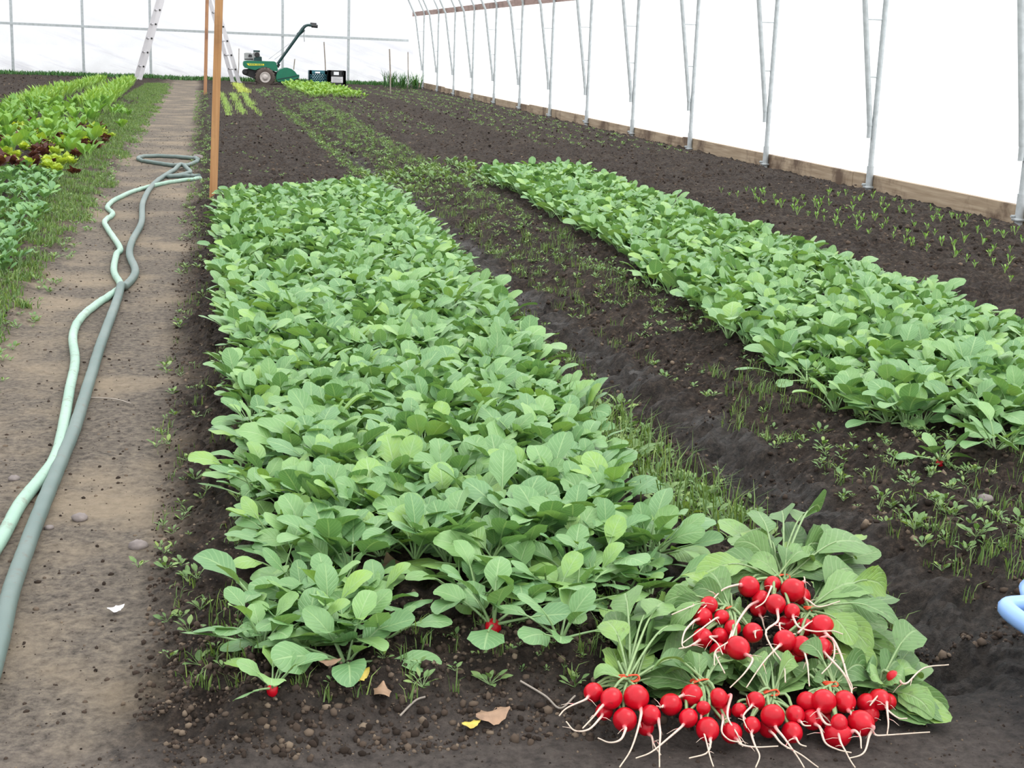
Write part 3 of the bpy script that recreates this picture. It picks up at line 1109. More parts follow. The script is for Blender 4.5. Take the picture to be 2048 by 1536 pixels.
# ------------------------------------------------------------------ harvested radish bunches
HEAP_Y = [1.40, 1.49, 1.56, 1.63, 1.78, 2.02, 2.4]
HEAP_Z = [-0.01, 0.010, 0.045, 0.075, 0.118, 0.185, 0.19]


def heap_pt(px, py, lift=0.0):
    d = CAM_R @ _ray(px, py)
    d = d / d[1]
    ysr = np.linspace(1.2, 2.6, 700)
    zz = CAM_H + d[2] * ysr
    hz = np.interp(ysr, HEAP_Y, HEAP_Z) + lift
    k = np.argmax(zz < hz) if np.any(zz < hz) else 699
    return CAM_C + d * ysr[k]


def zp(X, Y):
    return 1100 + X / 2.438, 960 + Y / 2.438


def smooth_path(pts, n):
    pts = np.asarray(pts, float)
    k = len(pts)
    ext = np.concatenate([[2 * pts[0] - pts[1]], pts, [2 * pts[-1] - pts[-2]]])
    out = []
    for q in np.linspace(0, k - 1 - 1e-6, n):
        i = int(q)
        t = q - i
        p0, p1, p2, p3 = ext[i], ext[i + 1], ext[i + 2], ext[i + 3]
        out.append(0.5 * ((2 * p1) + (-p0 + p2) * t + (2 * p0 - 5 * p1 + 4 * p2 - p3) * t ** 2 + (-p0 + 3 * p1 - 3 * p2 + p3) * t ** 3))
    return np.array(out)


# each bulb: (X, Y, radius, sunk depth, [taproot points]) in the enlarged view of the pile
BUNCHES = [
    ("radish bunch at the lower left of the pile, with a red band above it", [
        (212, 1035, 48, 0, [(165, 1075), (85, 1110), (45, 1150)]),
        (300, 1065, 52, -0.008, [(270, 1090), (215, 1150), (160, 1210)]),
        (420, 1060, 64, -0.008, [(430, 1090), (447, 1140), (430, 1210), (390, 1320), (340, 1400)]),
        (265, 1128, 44, 0.012, [(240, 1165), (190, 1215), (120, 1220), (75, 1180)]),
        (365, 1168, 60, 0.0, [(365, 1220), (345, 1265), (290, 1278), (230, 1260)]),
        (490, 1145, 50, -0.004, [(525, 1170), (540, 1230), (530, 1320), (535, 1400)]),
        (465, 1205, 42, 0.02, None)],
        (385, 980, 56), [(360, 575, 150), (555, 590, 140), (275, 730, 125), (640, 690, 130), (215, 965, 105), (700, 850, 110), (480, 640, 120), (430, 760, 90)]),
    ("radish bunch second from left in the bottom row of the pile", [
        (590, 1095, 55, 0, [(545, 1105), (515, 1105)]),
        (693, 1050, 55, -0.004, [(650, 1050), (620, 1065), (590, 1078)]),
        (822, 1065, 52, -0.006, [(855, 1060), (868, 1150), (910, 1240), (940, 1300)]),
        (748, 1110, 35, -0.012, [(742, 1140), (745, 1220), (770, 1310), (800, 1395)]),
        (675, 1160, 46, -0.004, [(640, 1205), (570, 1265), (490, 1330), (420, 1355)]),
        (768, 1215, 58, 0, [(785, 1280), (760, 1335), (680, 1355)]),
        (842, 1130, 42, 0.012, [(845, 1170), (835, 1230), (870, 1265), (920, 1275)]),
        (885, 1232, 52, 0.004, [(930, 1290), (1010, 1300), (1110, 1300)])],
        (735, 1000, 50), [(640, 890, 95), (820, 870, 115), (720, 860, 80), (560, 920, 100), (890, 850, 90), (500, 960, 90)]),
    ("radish bunch third from left in the bottom row, red band over pale stems", [
        (922, 1122, 38, 0, None),
        (1003, 1078, 48, -0.002, [(975, 1110), (945, 1150), (960, 1210)]),
        (1085, 1150, 60, -0.008, [(1095, 1190), (1140, 1250), (1190, 1330), (1240, 1403)]),
        (985, 1195, 42, -0.002, [(985, 1240), (1000, 1300), (1020, 1350), (1005, 1400)]),
        (1195, 1145, 47, 0, [(1225, 1185), (1245, 1195), (1270, 1200)]),
        (1180, 1230, 52, 0.004, [(1200, 1265), (1220, 1285), (1250, 1300)]),
        (1065, 1210, 48, 0.016, [(1090, 1240), (1130, 1290), (1230, 1340), (1310, 1400)])],
        (1075, 1050, 45), [(985, 840, 90), (1060, 820, 70), (1140, 850, 95), (1200, 920, 80), (930, 900, 80), (1020, 880, 60)]),
    ("radish bunch at the right of the bottom row, with a yellow stalk stub", [
        (1250, 1080, 50, 0.004, None),
        (1335, 1080, 62, -0.008, [(1315, 1120), (1345, 1190), (1395, 1200), (1440, 1230)]),
        (1437, 1080, 54, -0.004, [(1460, 1130), (1480, 1165), (1500, 1150), (1530, 1170)]),
        (1278, 1168, 52, 0.012, [(1315, 1210), (1340, 1280), (1400, 1310), (1470, 1330)]),
        (1345, 1165, 45, 0.02, None),
        (1410, 1185, 42, -0.01, [(1410, 1220), (1420, 1290), (1450, 1340), (1490, 1400)]),
        (1515, 1185, 64, -0.002, [(1545, 1195), (1555, 1250), (1530, 1330), (1460, 1355)]),
        (1400, 1242, 64, 0.006, [(1480, 1225), (1515, 1260), (1518, 1310)])],
        (1370, 1008, 36), [(1220, 850, 80), (1330, 890, 95), (1440, 870, 105), (1560, 900, 130), (1290, 960, 60), (1500, 960, 110)]),
    ("shaded radish bunch at the far right end of the pile under a broad leaf", [
        (1545, 1090, 50, 0.012, [(1575, 1080), (1600, 1050), (1560, 1100)]),
        (1608, 1070, 52, 0.004, [(1640, 1090), (1648, 1180), (1645, 1240)]),
        (1650, 1080, 40, 0.014, [(1640, 1110), (1700, 1160), (1740, 1165)]),
        (1675, 962, 34, 0.0, [(1740, 990), (1820, 920), (1945, 900)]),
        (1560, 1140, 46, 0.02, [(1580, 1235), (1650, 1242), (1850, 1232)])],
        None, [(1870, 1140, 120), (1730, 1010, 110), (1540, 930, 120), (1810, 890, 120), (1560, 990, 110), (1700, 860, 140), (1795, 770, 140)]),
    ("radish bunch at the left of the pile's middle tier", [
        (775, 612, 46, -0.01, [(730, 605), (680, 620), (595, 655)]),
        (745, 667, 48, -0.004, [(700, 690), (655, 740), (645, 800), (665, 818)]),
        (838, 668, 37, -0.006, [(800, 680), (720, 740), (640, 800)]),
        (745, 770, 50, 0, [(700, 800), (670, 815), (630, 820)]),
        (890, 722, 41, -0.004, [(885, 750), (870, 790), (850, 800)]),
        (828, 762, 43, 0.006, [(780, 765), (815, 800), (845, 850)]),
        (915, 818, 58, -0.012, [(955, 850), (987, 880), (950, 940), (875, 1015)]),
        (988, 745, 50, -0.004, [(1000, 740), (1005, 770)]),
        (822, 838, 46, 0.014, [(810, 850), (850, 945)])],
        (880, 640, 40), [(640, 470, 110), (690, 560, 100), (750, 470, 120), (600, 630, 90), (560, 600, 90), (930, 640, 60), (600, 700, 90)]),
    ("topmost radish bunch of the pile, below the tall fan of leaves", [
        (970, 520, 53, -0.008, [(925, 510), (850, 530), (790, 585), (720, 650)]),
        (1085, 510, 43, -0.004, [(1075, 530), (1050, 590), (1000, 625)]),
        (1183, 538, 60, -0.01, [(1220, 510), (1240, 490), (1240, 470)]),
        (1226, 567, 45, 0.004, [(1265, 590), (1310, 620), (1415, 590)]),
        (1030, 582, 46, 0.004, [(965, 620), (910, 700), (880, 780), (810, 830), (800, 905)]),
        (1100, 605, 50, -0.012, [(1112, 645), (1110, 690), (1050, 740), (1080, 820), (1140, 900), (1150, 985)]),
        (1180, 640, 39, -0.012, [(1190, 675), (1215, 720), (1290, 740), (1380, 735), (1430, 750)]),
        (1015, 625, 42, 0.016, None)],
        (1130, 485, 48), [(890, 240, 130), (1010, 190, 120), (1130, 150, 115), (1320, 125, 150), (1230, 320, 100), (1060, 290, 95), (1180, 300, 110), (1350, 300, 135), (1550, 330, 175), (1420, 420, 140), (800, 390, 140), (900, 350, 125), (710, 500, 130), (960, 340, 110), (960, 230, 110), (1250, 190, 110), (1420, 240, 110), (1490, 310, 120), (1270, 420, 100), (1150, 390, 80), (1060, 400, 80), (970, 420, 100), (870, 460, 110), (1330, 400, 110)]),
    ("radish bunch at the right of the pile's middle tier", [
        (1325, 715, 61, -0.008, [(1355, 760), (1385, 800), (1380, 880), (1325, 945)]),
        (1240, 718, 46, 0.006, [(1210, 745), (1260, 700), (1310, 670)]),
        (1145, 785, 56, -0.006, [(1105, 820), (1040, 890), (960, 1010)]),
        (1225, 810, 52, -0.004, [(1240, 845), (1260, 920), (1265, 1005)]),
        (1325, 822, 55, 0, [(1350, 860), (1430, 940), (1470, 1020), (1475, 1100)]),
        (1150, 702, 42, 0.014, [(1120, 700), (1130, 745), (1200, 750)]),
        (1195, 845, 48, 0.016, [(1360, 760), (1420, 850), (1450, 960), (1470, 1010), (1465, 1060), (1480, 1110)])],
        (1270, 640, 32), [(1560, 560, 150), (1640, 530, 125), (1500, 690, 120), (1470, 480, 150), (1600, 640, 130), (1700, 750, 130), (1570, 800, 140), (1480, 830, 110)]),
]

FILL = np.random.default_rng(77)
for bi, (label, bulbs, band, leaves) in enumerate(BUNCHES):
    pts = [heap_pt(*zp(q[0], q[1]), -q[3]) for q in bulbs]
    ctr = np.mean(pts, 0)
    root = empty("radish_bunch", (ctr[0], ctr[1], 0.0))
    tag(root, label, "radish bunch", "bunches of harvested radishes")
    org = np.array([ctr[0], ctr[1], 0.0])
    if band:
        bc = heap_pt(*zp(band[0], band[1]), -0.004)
    else:
        bc = heap_pt(*zp(1620, 1010), -0.02)
    for (X, Y, r, sink, rt), c in zip(bulbs, pts):
        depth = np.dot(c - CAM_C, -CAM_R[:, 2])
        rad = r / 2.438 * depth / F_PX
        c = c.copy()
        c[2] = max(c[2], rad * 0.9)
        if rt:
            rp = [heap_pt(*zp(a, b_), 0.017 if b_ < 1010 else 0.009) for a, b_ in rt]
            for k in range(len(rp)):
                rp[k][2] = max(rp[k][2], 0.004)
            ax = _n(rp[0] - c)
        else:
            ax = _n(np.array([FILL.normal(0, 0.3), -1.0, -0.3]))
        u = _n(np.cross(ax, np.array([0.3, 0.2, 1.0])))
        w = np.cross(ax, u)
        b = MB()
        prof = [(0.02, -0.93), (0.25, -0.95), (0.55, -0.84), (0.82, -0.58), (0.97, -0.22), (1.0, 0.08), (0.93, 0.40), (0.76, 0.68), (0.52, 0.88), (0.30, 1.0), (0.17, 1.10), (0.09, 1.22)]
        sd = 22
        V = []
        el = 1 + 0.08 * FILL.normal()
        for pr, ph in prof:
            for j in range(sd):
                a = 2 * math.pi * j / sd
                V.append(c + rad * (pr * (math.cos(a) * u + math.sin(a) * w) + ph * el * ax))
        n = len(prof)
        fs = [(i * sd + j, i * sd + (j + 1) % sd, (i + 1) * sd + (j + 1) % sd, (i + 1) * sd + j) for i in range(n - 1) for j in range(sd)]
        fs += [tuple(range(sd))[::-1], tuple((n - 1) * sd + j for j in range(sd))]
        b.add(np.array(V) - org, fs)
        rd = b.build("radish", M["radish"], root)
        tip = c + ax * rad * 1.02 * el
        if rt:
            path = np.concatenate([[tip, tip + ax * rad * 0.28], np.array(rp[1:] if np.linalg.norm(rp[0] - c) < rad * 1.3 else rp)])
        else:
            path = np.array([tip, tip + ax * 0.012, tip + ax * 0.025 + np.array([0.006, 0, -0.012])])
        sp_ = smooth_path(path, 26)
        sp_[:, :2] += 0.0012 * np.sin(np.linspace(0, 9, 26) + FILL.random() * 6)[:, None]
        sp_[0] = tip
        b = MB()
        b.tube(sp_ - org, np.linspace(1, 0, 26) ** 1.7 * rad * 0.15 + 0.0009, 6, True, (0, 0, 0.5))
        for q in range(2):
            i0 = FILL.integers(5, 20)
            dd = FILL.normal(0, 1, 3) * np.array([1, 1, 0.3])
            dd = _n(dd) * FILL.uniform(0.008, 0.02)
            b.tube(np.array([sp_[i0], sp_[i0] + dd * 0.5, sp_[i0] + dd + np.array([0, 0, -0.003])]) - org, [0.0007, 0.0005, 0.0003], 4, False, (0, 0, 0.5))
        t_ = b.build("taproot", M["root"], rd)
        # stalk from the bulb's shoulder to the tie
        top = c - ax * rad * 0.9
    # stalks, from every bulb through the tie
    b = MB()
    for (X, Y, r, sink, rt), c in zip(bulbs, pts):
        for q in range(3):
            j = FILL.normal(0, 0.005, 3)
            midp = (c + bc) / 2 + np.array([0, 0.01, 0.004]) + j
            b.tube(smooth_path([c + np.array([0, 0.008, 0.002]), midp, bc + j * 0.8 + np.array([0, 0.004, -0.004]), bc + np.array([0, 0.03, 0.0]) + j * 2], 9) - org, 0.0021, 5, False, (0.0, 0, FILL.random()))
    b.build("stalks", M["cut_leaf"], root)
    b = MB()
    for li, (X, Y, wz) in enumerate(leaves):
        tip = heap_pt(*zp(X, Y), 0.0)
        tip[2] += FILL.uniform(-0.01, 0.02)
        depth = np.dot(tip - CAM_C, -CAM_R[:, 2])
        wid = wz / 2.438 * depth / F_PX * 1.2
        dist = np.linalg.norm(tip - bc)
        a = bc + FILL.normal(0, 0.004, 3)
        mid = a * 0.45 + tip * 0.55
        mid[2] += 0.10 * dist + FILL.uniform(0, 0.012)
        path = smooth_path([a, mid, tip], 26)
        L_ = min(dist * 0.85, max(wid * 1.65, 0.05))
        f = max(0.12, 1 - L_ / dist)
        k0 = int(f * 25)
        b.tube(path[:k0 + 6] - org, np.linspace(0.0022, 0.0012, k0 + 6), 5, False, (0, 0, FILL.random()))
        bp = np.stack([np.interp(np.linspace(k0, 25, 14), np.arange(26), path[:, c_]) for c_ in range(3)], -1)
        bp[-4:, 2] -= np.array([0.001, 0.003, 0.006, 0.010]) * FILL.uniform(0, 1.4)
        T = _n(bp[-1] - bp[0])
        view = _n(CAM_C - bp.mean(0))
        nrm = _n(0.5 * np.array([0, 0, 1.0]) + 0.5 * view + FILL.normal(0, 0.28, 3))
        sd_ = _n(np.cross(T, nrm))
        blade(b, bp - org, np.tile(sd_, (14, 1)), wid, FILL.choice([0, 0.35, 0.5]), 8, FILL.uniform(-0.1, 0.3), FILL.uniform(0.02, 0.06), FILL.random(), bi * 50 + li)
    # inner leaves that fill the bunch below the outer ones
    for q in range(22):
        X, Y, wz = leaves[FILL.integers(len(leaves))]
        tip = heap_pt(*zp(X + FILL.normal(0, 55), Y + FILL.normal(30, 45)), -FILL.uniform(0.012, 0.05))
        tip[2] = max(tip[2], 0.015)
        a = bc + FILL.normal(0, 0.005, 3) + np.array([0, 0.005, -0.008])
        dist = np.linalg.norm(tip - a)
        mid = (a + tip) / 2 + np.array([0, 0, 0.004])
        path = smooth_path([a, mid, tip], 20)
        wid = FILL.uniform(0.035, 0.055)
        k0 = int(max(0.1, 1 - min(0.09, dist * 0.85) / dist) * 19)
        b.tube(path[:k0 + 4] - org, 0.0017, 4, False, (0, 0, FILL.random()))
        bp = np.stack([np.interp(np.linspace(k0, 19, 10), np.arange(20), path[:, c_]) for c_ in range(3)], -1)
        nrm = _n(np.array([0, -0.35, 1.0]) + FILL.normal(0, 0.4, 3))
        sd_ = _n(np.cross(_n(bp[-1] - bp[0]), nrm))
        blade(b, bp - org, np.tile(sd_, (10, 1)), wid, 0.4, 6, 0.15, 0.05, FILL.random(), 900 + bi * 50 + q)
    b.build("leaves", M["cut_leaf"], root)
    if band:
        hw = band[2] / 2.438 * 1.8 / F_PX * 0.95
        b = MB()
        for q in range(3):
            ang = np.linspace(0, 2 * math.pi, 30)
            ring = np.stack([hw * np.cos(ang), 0.002 * q + 0.003 * np.sin(ang * 2 + q), 0.004 + hw * 0.3 * np.sin(ang)], -1)
            b.tube(ring + bc - org + np.array([0, -0.001, 0.0]), 0.0010, 5, False)
        b.build("rubber_band", M["band"], root)

# ------------------------------------------------------------------ hoses
def hose(name, zpts, r, mat, label, lifts=None):
    pts = []
    for i, (X, Y) in enumerate(zpts):
        g = ground_at(X * 0.7165, 300 + Y * 0.7161 + 0)
        pts.append(g + np.array([0, 0, r * 0.85]))
    p = smooth_path(pts, len(pts) * 12)
    p[:, 2] = height(p[:, 0], p[:, 1]) * 0.6 + p[:, 2] * 0.4 - 0.0 + r * 0.5
    if lifts:
        for (cx_, cy_, rad_, dz) in lifts:
            g = ground_at(cx_ * 0.7165, 300 + cy_ * 0.7161)
            d = np.hypot(p[:, 0] - g[0], p[:, 1] - g[1])
            p[:, 2] += dz * np.exp(-(d / rad_) ** 2)
    b = MB()
    b.tube(p, r, 12)
    return b, p


b, _p = hose("garden_hose", [(-60, 1205), (0, 1110), (60, 1000), (128, 915), (160, 860), (178, 780), (195, 680), (210, 600), (204, 530), (225, 480), (270, 440), (318, 408), (336, 385), (318, 345), (325, 300), (335, 280), (300, 225), (293, 205), (315, 185), (300, 165), (330, 140), (390, 115), (440, 102), (505, 90), (560, 82)], 0.0125, M["hose_light"], "")
tag(b.build("garden_hose", M["hose_light"]), "pale mint green garden hose, the wavier one on the left of the path", "hose", "garden hoses on the path")
b, _p = hose("garden_hose", [(-45, 1560), (0, 1395), (30, 1260), (75, 1130), (120, 1010), (165, 900), (210, 790), (250, 660), (280, 560), (312, 470), (338, 405), (365, 375), (378, 345), (362, 300), (370, 260), (395, 210), (400, 150), (430, 100), (480, 65), (530, 46), (549, 38), (548, 29), (500, 24), (440, 21), (398, 23), (386, 29), (400, 36), (440, 42), (490, 50), (522, 60), (530, 68), (500, 76), (470, 80), (510, 78), (556, 76)], 0.0145, M["hose_dark"], "", [(338, 405, 0.06, 0.02), (500, 56, 0.12, 0.022)])
tag(b.build("garden_hose", M["hose_dark"]), "grey-green garden hose, the smoother darker one, looped at its far end", "hose", "garden hoses on the path")

# ------------------------------------------------------------------ posts, ladder
g = ground_at(425, 398)
topp = at_depth(437.5, 0, g[1])
dirv = (topp - g) / (topp[2] - g[2])
b = MB()
b.bar((0, 0, -0.08), tuple(dirv * 2.1), 0.041, 0.041, (0, 1, 0))
o = b.build("wooden_post", M["post_wood"], None, False, tuple(g))
tag(o, "tall orange-brown square wooden post at the far left corner of the radish bed", "post")
g = ground_at(410, 190)
topp = at_depth(414, 0, g[1])
dirv = (topp - g) / (topp[2] - g[2])
b = MB()
b.bar((0, 0, -0.08), tuple(dirv * 2.6), 0.05, 0.05, (0, 1, 0))
o = b.build("wooden_post", M["stake_wood"], None, False, tuple(g))
tag(o, "thin reddish wooden post far back on the path edge, behind the near post", "post")

Y_LAD = 29.3
pl_, pr_ = at_depth(271, 158, Y_LAD), at_depth(466, 165, Y_LAD)
apex = at_depth(368, -178, Y_LAD)
lad = empty("stepladder", ((pl_[0] + pr_[0]) / 2, Y_LAD, 0))
tag(lad, "tall aluminium A-frame ladder straddling the path at the end wall", "ladder")
lo = np.array([(pl_[0] + pr_[0]) / 2, Y_LAD, 0])
for foot, off in ((pl_, (0.095, -0.42)), (pr_, (0.115, -0.42))):
    f0 = np.array([foot[0], Y_LAD, 0.0]) - lo
    a0 = np.array([apex[0], Y_LAD, apex[2]]) - lo
    dv = np.array([off[0], off[1], 0])
    for q in (0, 1):
        b = MB()
        b.bar(f0 + dv * q, a0 + dv * q * 0.9, 0.078, 0.03, (0, 1, 0))
        b.build("rail", M["alu"], lad, False)
    n_r = 12
    for k in range(1, n_r):
        pk = f0 + (a0 - f0) * (k / n_r)
        b = MB()
        b.tube([pk, pk + dv], 0.014, 6)
        rg = b.build("rung", M["alu"], lad)
        for q in (0, 1):
            b = MB()
            pe = pk + dv * q
            b.tube([pe + np.array([0, -0.014, 0]), pe + np.array([0, -0.019, 0])], 0.019, 8)
            b.build("rung_end", M["black"], rg)
    for q in (0, 1):
        b = MB()
        b.box((-0.05, -0.03, -0.04), (0.05, 0.03, 0.03), None, f0 + dv * q)
        b.build("foot", M["alu"], lad, False)

# ------------------------------------------------------------------ tiller
Y_T = 28.6
gt = at_depth(529.5, 168.5, Y_T)
til = empty("rotary_tiller", (gt[0], Y_T, gt[2]))
tag(til, "green walk-behind rotary tiller with raised handlebars by the end wall", "tiller")
KS = Y_T / F_PX / 8.904


def tz(X, Y):
    return (X - 530) * KS, (1140 - Y) * KS


def tprism(name, zs_, y0, y1, mat, parent=til, smooth=False):
    b = MB()
    b.prism([tz(*q) for q in zs_], y0, y1)
    return b.build(name, mat, parent, smooth)


hood = tprism("hood", [(165, 790), (180, 762), (240, 752), (690, 752), (722, 770), (748, 885), (735, 915), (640, 905), (540, 850), (440, 870), (370, 905), (260, 885), (190, 870), (165, 830)], -0.17, 0.17, M["green_paint"])
dec = tprism("decal", [(222, 797), (515, 797), (515, 824), (255, 832), (240, 820)], -0.174, -0.171, M["yellow_paint"], hood)
for q in range(8):
    tprism("lettering", [(265 + q * 28 + (12 if q > 3 else 0), 803), (281 + q * 28 + (12 if q > 3 else 0), 803), (281 + q * 28 + (12 if q > 3 else 0), 818), (265 + q * 28 + (12 if q > 3 else 0), 818)], -0.1765, -0.1742, M["green_paint"], hood) if q in (0, 1, 2, 3, 4, 5, 6, 7) else None
tprism("chassis", [(165, 930), (185, 905), (270, 885), (640, 895), (735, 930), (700, 1030), (600, 1040), (470, 1040), (370, 1060), (250, 1015), (170, 985)], -0.10, 0.10, M["black"])
bump_ = MB()
x_, z_ = tz(200, 945)
bump_.lathe([(0.03, -0.12), (0.055, -0.115), (0.058, 0), (0.055, 0.115), (0.03, 0.12)], (x_, 0, z_), "y", 16)
bump_.build("bumper", M["black"], til)
for yy in (-0.21, 0.21):
    x_, z_ = tz(528, 1020)
    b = MB()
    R_ = 165 * KS
    b.lathe([(R_ * 0.58, -0.055), (R_ * 0.85, -0.065), (R_ * 0.97, -0.045), (R_, 0), (R_ * 0.97, 0.045), (R_ * 0.85, 0.065), (R_ * 0.58, 0.055)], (x_, yy, z_), "y", 28)
    for q in range(18):
        a = q * 2 * math.pi / 18
        b.bar((x_ + R_ * math.cos(a), yy - 0.05, z_ + R_ * math.sin(a)), (x_ + R_ * math.cos(a + 0.14), yy + 0.05, z_ + R_ * math.sin(a + 0.14)), 0.02, 0.018, (math.cos(a), 0, math.sin(a)))
    wh = b.build("wheel", M["tyre"], til)
    b = MB()
    sgn = -1 if yy < 0 else 1
    b.lathe([(0.02, 0.072 * sgn), (0.045, 0.07 * sgn), (0.05, 0.06 * sgn), (0.088, 0.062 * sgn), (0.1, 0.07 * sgn), (0.105, 0.056 * sgn), (0.10, 0.0)], (x_, yy, z_), "y", 24)
    b.build("rim", M["rim"], wh)
eng = tprism("engine", [(188, 745), (188, 632), (215, 622), (300, 622), (320, 640), (345, 615), (360, 600), (440, 605), (450, 665), (480, 690), (480, 750)], -0.11, 0.11, M["engine"])
tprism("air_filter", [(342, 605), (342, 578), (448, 578), (448, 605)], -0.10, 0.08, M["dark_green"], eng)
tprism("fuel_tank", [(345, 748), (350, 700), (400, 680), (478, 682), (482, 748)], -0.125, 0.10, M["dark_green"], eng)
tprism("shroud", [(192, 735), (192, 722), (330, 715), (335, 735)], -0.13, 0.1, M["black"], eng)
tprism("carburettor", [(255, 690), (265, 645), (310, 650), (318, 690)], -0.13, 0.06, M["black"], eng)
b = MB()
b.lathe([(0.045, -0.135), (0.05, -0.13), (0.05, -0.11)], (tz(400, 650)[0], 0, tz(400, 650)[1]), "y", 16)
b.build("starter_housing", M["black"], eng)
tz_out = [(715, 1040), (715, 985), (735, 930), (780, 885), (840, 855), (910, 848), (980, 868), (1035, 910), (1070, 960), (1105, 960), (1105, 1005), (1020, 1040), (830, 1080), (740, 1085)]
ts = tprism("tine_shield", tz_out, -0.24, 0.24, M["green_paint"])
tprism("flap", [(735, 1040), (1000, 985), (1100, 962), (1100, 975), (1000, 1000), (740, 1055)], -0.247, -0.241, M["dark_green"], ts)
tprism("skirt", [(740, 1085), (830, 1080), (1020, 1040), (1095, 1010), (1080, 1050), (900, 1090), (830, 1120), (780, 1120)], -0.22, 0.22, M["black"], ts)
for yy in (-0.16, 0.16):
    b = MB()
    path = [(*tz(750, 790),), (*tz(900, 580),), (*tz(1050, 370),), (*tz(1175, 190),), (*tz(1215, 145),), (*tz(1260, 128),), (*tz(1420, 112 if yy > 0 else 145),)]
    b.tube([(x, yy * (0.35 + 0.65 * min(1, max(0, (x - 0.25) / 0.5))), z) for x, z in path], 0.024, 8)
    hb = b.build("handlebar", M["dark_green"], til)
    b = MB()
    b.tube([(path[-1][0] - 0.12, yy, path[-1][1] + 0.006), (path[-1][0], yy, path[-1][1])], 0.031, 8)
    b.build("grip", M["black"], hb)
b = MB()
b.tube([(*tz(1090, 300), )[0:1] + (0.0,) + (*tz(1090, 300),)[1:], (tz(1200, 200)[0], 0.0, tz(1200, 200)[1])], 0.035, 8)
b.build("control_console", M["dark_green"], til)
for (a_, c_) in (((600, 720), (955, 445)), ((700, 720), (980, 500))):
    b = MB()
    b.tube([(tz(*a_)[0], 0.03, tz(*a_)[1]), (tz(*c_)[0], 0.03, tz(*c_)[1])], 0.004, 5)
    b.build("cable", M["engine"], til)
b = MB()
b.tube([(tz(1200, 215)[0], -0.1, tz(1200, 215)[1]), (tz(1190, 300)[0], -0.1, tz(1190, 300)[1]), (tz(1200, 405)[0], -0.1, tz(1200, 405)[1])], 0.008, 5)
b.build("lever", M["engine"], til)
b = MB()
b.bar((tz(1022, 880)[0], 0, tz(1022, 880)[1]), (tz(1042, 700)[0], 0, tz(1042, 700)[1]), 0.02, 0.02)
b.build("depth_bar", M["stick"], til, False)
b = MB()
b.bar((tz(745, 800)[0], 0.0, tz(745, 850)[1]), (tz(775, 800)[0], 0, tz(775, 790)[1]), 0.1, 0.05)
b.build("handle_bracket", M["black"], til, False)


# ------------------------------------------------------------------ crates
def crate(px0, px1, py0, py1, y, mat, label, style):
    p0, p1 = at_depth(px0, py1, y), at_depth(px1, py1, y)
    w = p1[0] - p0[0]
    top = at_depth((px0 + px1) / 2, py0, y)[2]
    zb = hgt((p0[0] + p1[0]) / 2, y)
    h = top - zb
    r = empty("milk_crate", ((p0[0] + p1[0]) / 2, y, zb))
    tag(r, label, "crate", "milk crates by the end wall")
    t = 0.014
    hw = w / 2
    for side in range(4):
        ang = side * math.pi / 2
        R = np.array([[math.cos(ang), -math.sin(ang), 0], [math.sin(ang), math.cos(ang), 0], [0, 0, 1]])
        b = MB()
        yo = -hw

        def seg(x0, x1, z0, z1):
            b.box((x0, yo, z0), (x1, yo + t, z1), R)
        seg(-hw, hw, 0, h * 0.10 if style else h * 0.2)
        seg(-hw, hw, h * 0.93, h)
        seg(-hw, -hw + 0.05, 0, h)
        seg(hw - 0.05, hw, 0, h)
        if style == 0:
            seg(-hw, -hw * 0.35, h * 0.78, h * 0.93)
            seg(hw * 0.35, hw, h * 0.78, h * 0.93)
            nrow = 5
            for rr_ in range(nrow):
                z0 = h * 0.2 + rr_ * h * 0.116
                seg(-hw, hw, z0 + h * 0.062, z0 + h * 0.116)
                for c_ in range(6):
                    xx = -hw + 0.05 + (c_ + (0.5 if rr_ % 2 else 0)) * (w - 0.1) / 5.5
                    seg(xx - 0.013, xx + 0.013, z0, z0 + h * 0.116)
        else:
            seg(-hw, hw, h * 0.62, h * 0.70)
            seg(-hw * 0.55, -hw * 0.38, h * 0.7, h * 0.93)
            seg(hw * 0.38, hw * 0.55, h * 0.7, h * 0.93)
            seg(-hw, hw, h * 0.10, h * 0.25)
            seg(-hw, -hw + 0.06, 0, h)
            seg(hw - 0.06, hw, 0, h)
        b.build("side_panel", mat, r, False)
    b = MB()
    b.box((-hw, -hw, 0), (hw, hw, t))
    b.build("bottom_panel", mat, r, False)
    if style:
        b = MB()
        b.box((-hw + 0.055, -hw + 0.002, h * 0.24), (hw - 0.055, -hw + 0.008, h * 0.63))
        o = b.build("label_panel", M["white_plastic"], r, False)
        o["label"] = "white panel on the crate side"
        b = MB()
        for q in range(4):
            b.box((-hw + 0.08, -hw - 0.001, h * (0.30 + 0.08 * q)), (hw - 0.08 - 0.03 * (q % 2), -hw + 0.0015, h * (0.325 + 0.08 * q)))
        b.build("lettering", M["engine"], o, False)


crate(617.5, 653, 141, 170, 29.0, M["teal"], "teal plastic milk crate, left of the black crate by the end wall", 0)
crate(655, 690, 141, 174, 28.9, M["black"], "black plastic milk crate with a white panel, right of the teal crate", 1)

for (xa, ya, xb, yb_, y, w, lab) in [
    (652, 162, 648, 84, 29.6, 0.012, "thin garden stake standing behind the milk crates"),
    (781, 186, 779, 98, 24.5, 0.012, "thin stake in the seedling bed left of the tall grass clumps"),
    (816, 152, 816, 104, 29.8, 0.01, "thin stake behind the tall grass clumps at the end wall"),
    (476, 150, 478, 97, 30.2, 0.008, "thin stake between the ladder foot and the tiller"),
]:
    p, q = at_depth(xa, ya, y), at_depth(xb, yb_, y)
    p[2] = hgt(p[0], y) - 0.03
    b = MB()
    b.tube(np.array([p, (p + q) / 2 + np.array([0.006, 0, 0]), q]) - p, w, 6)
    tag(b.build("garden_stake", M["stick"], None, True, tuple(p)), lab, "stake")

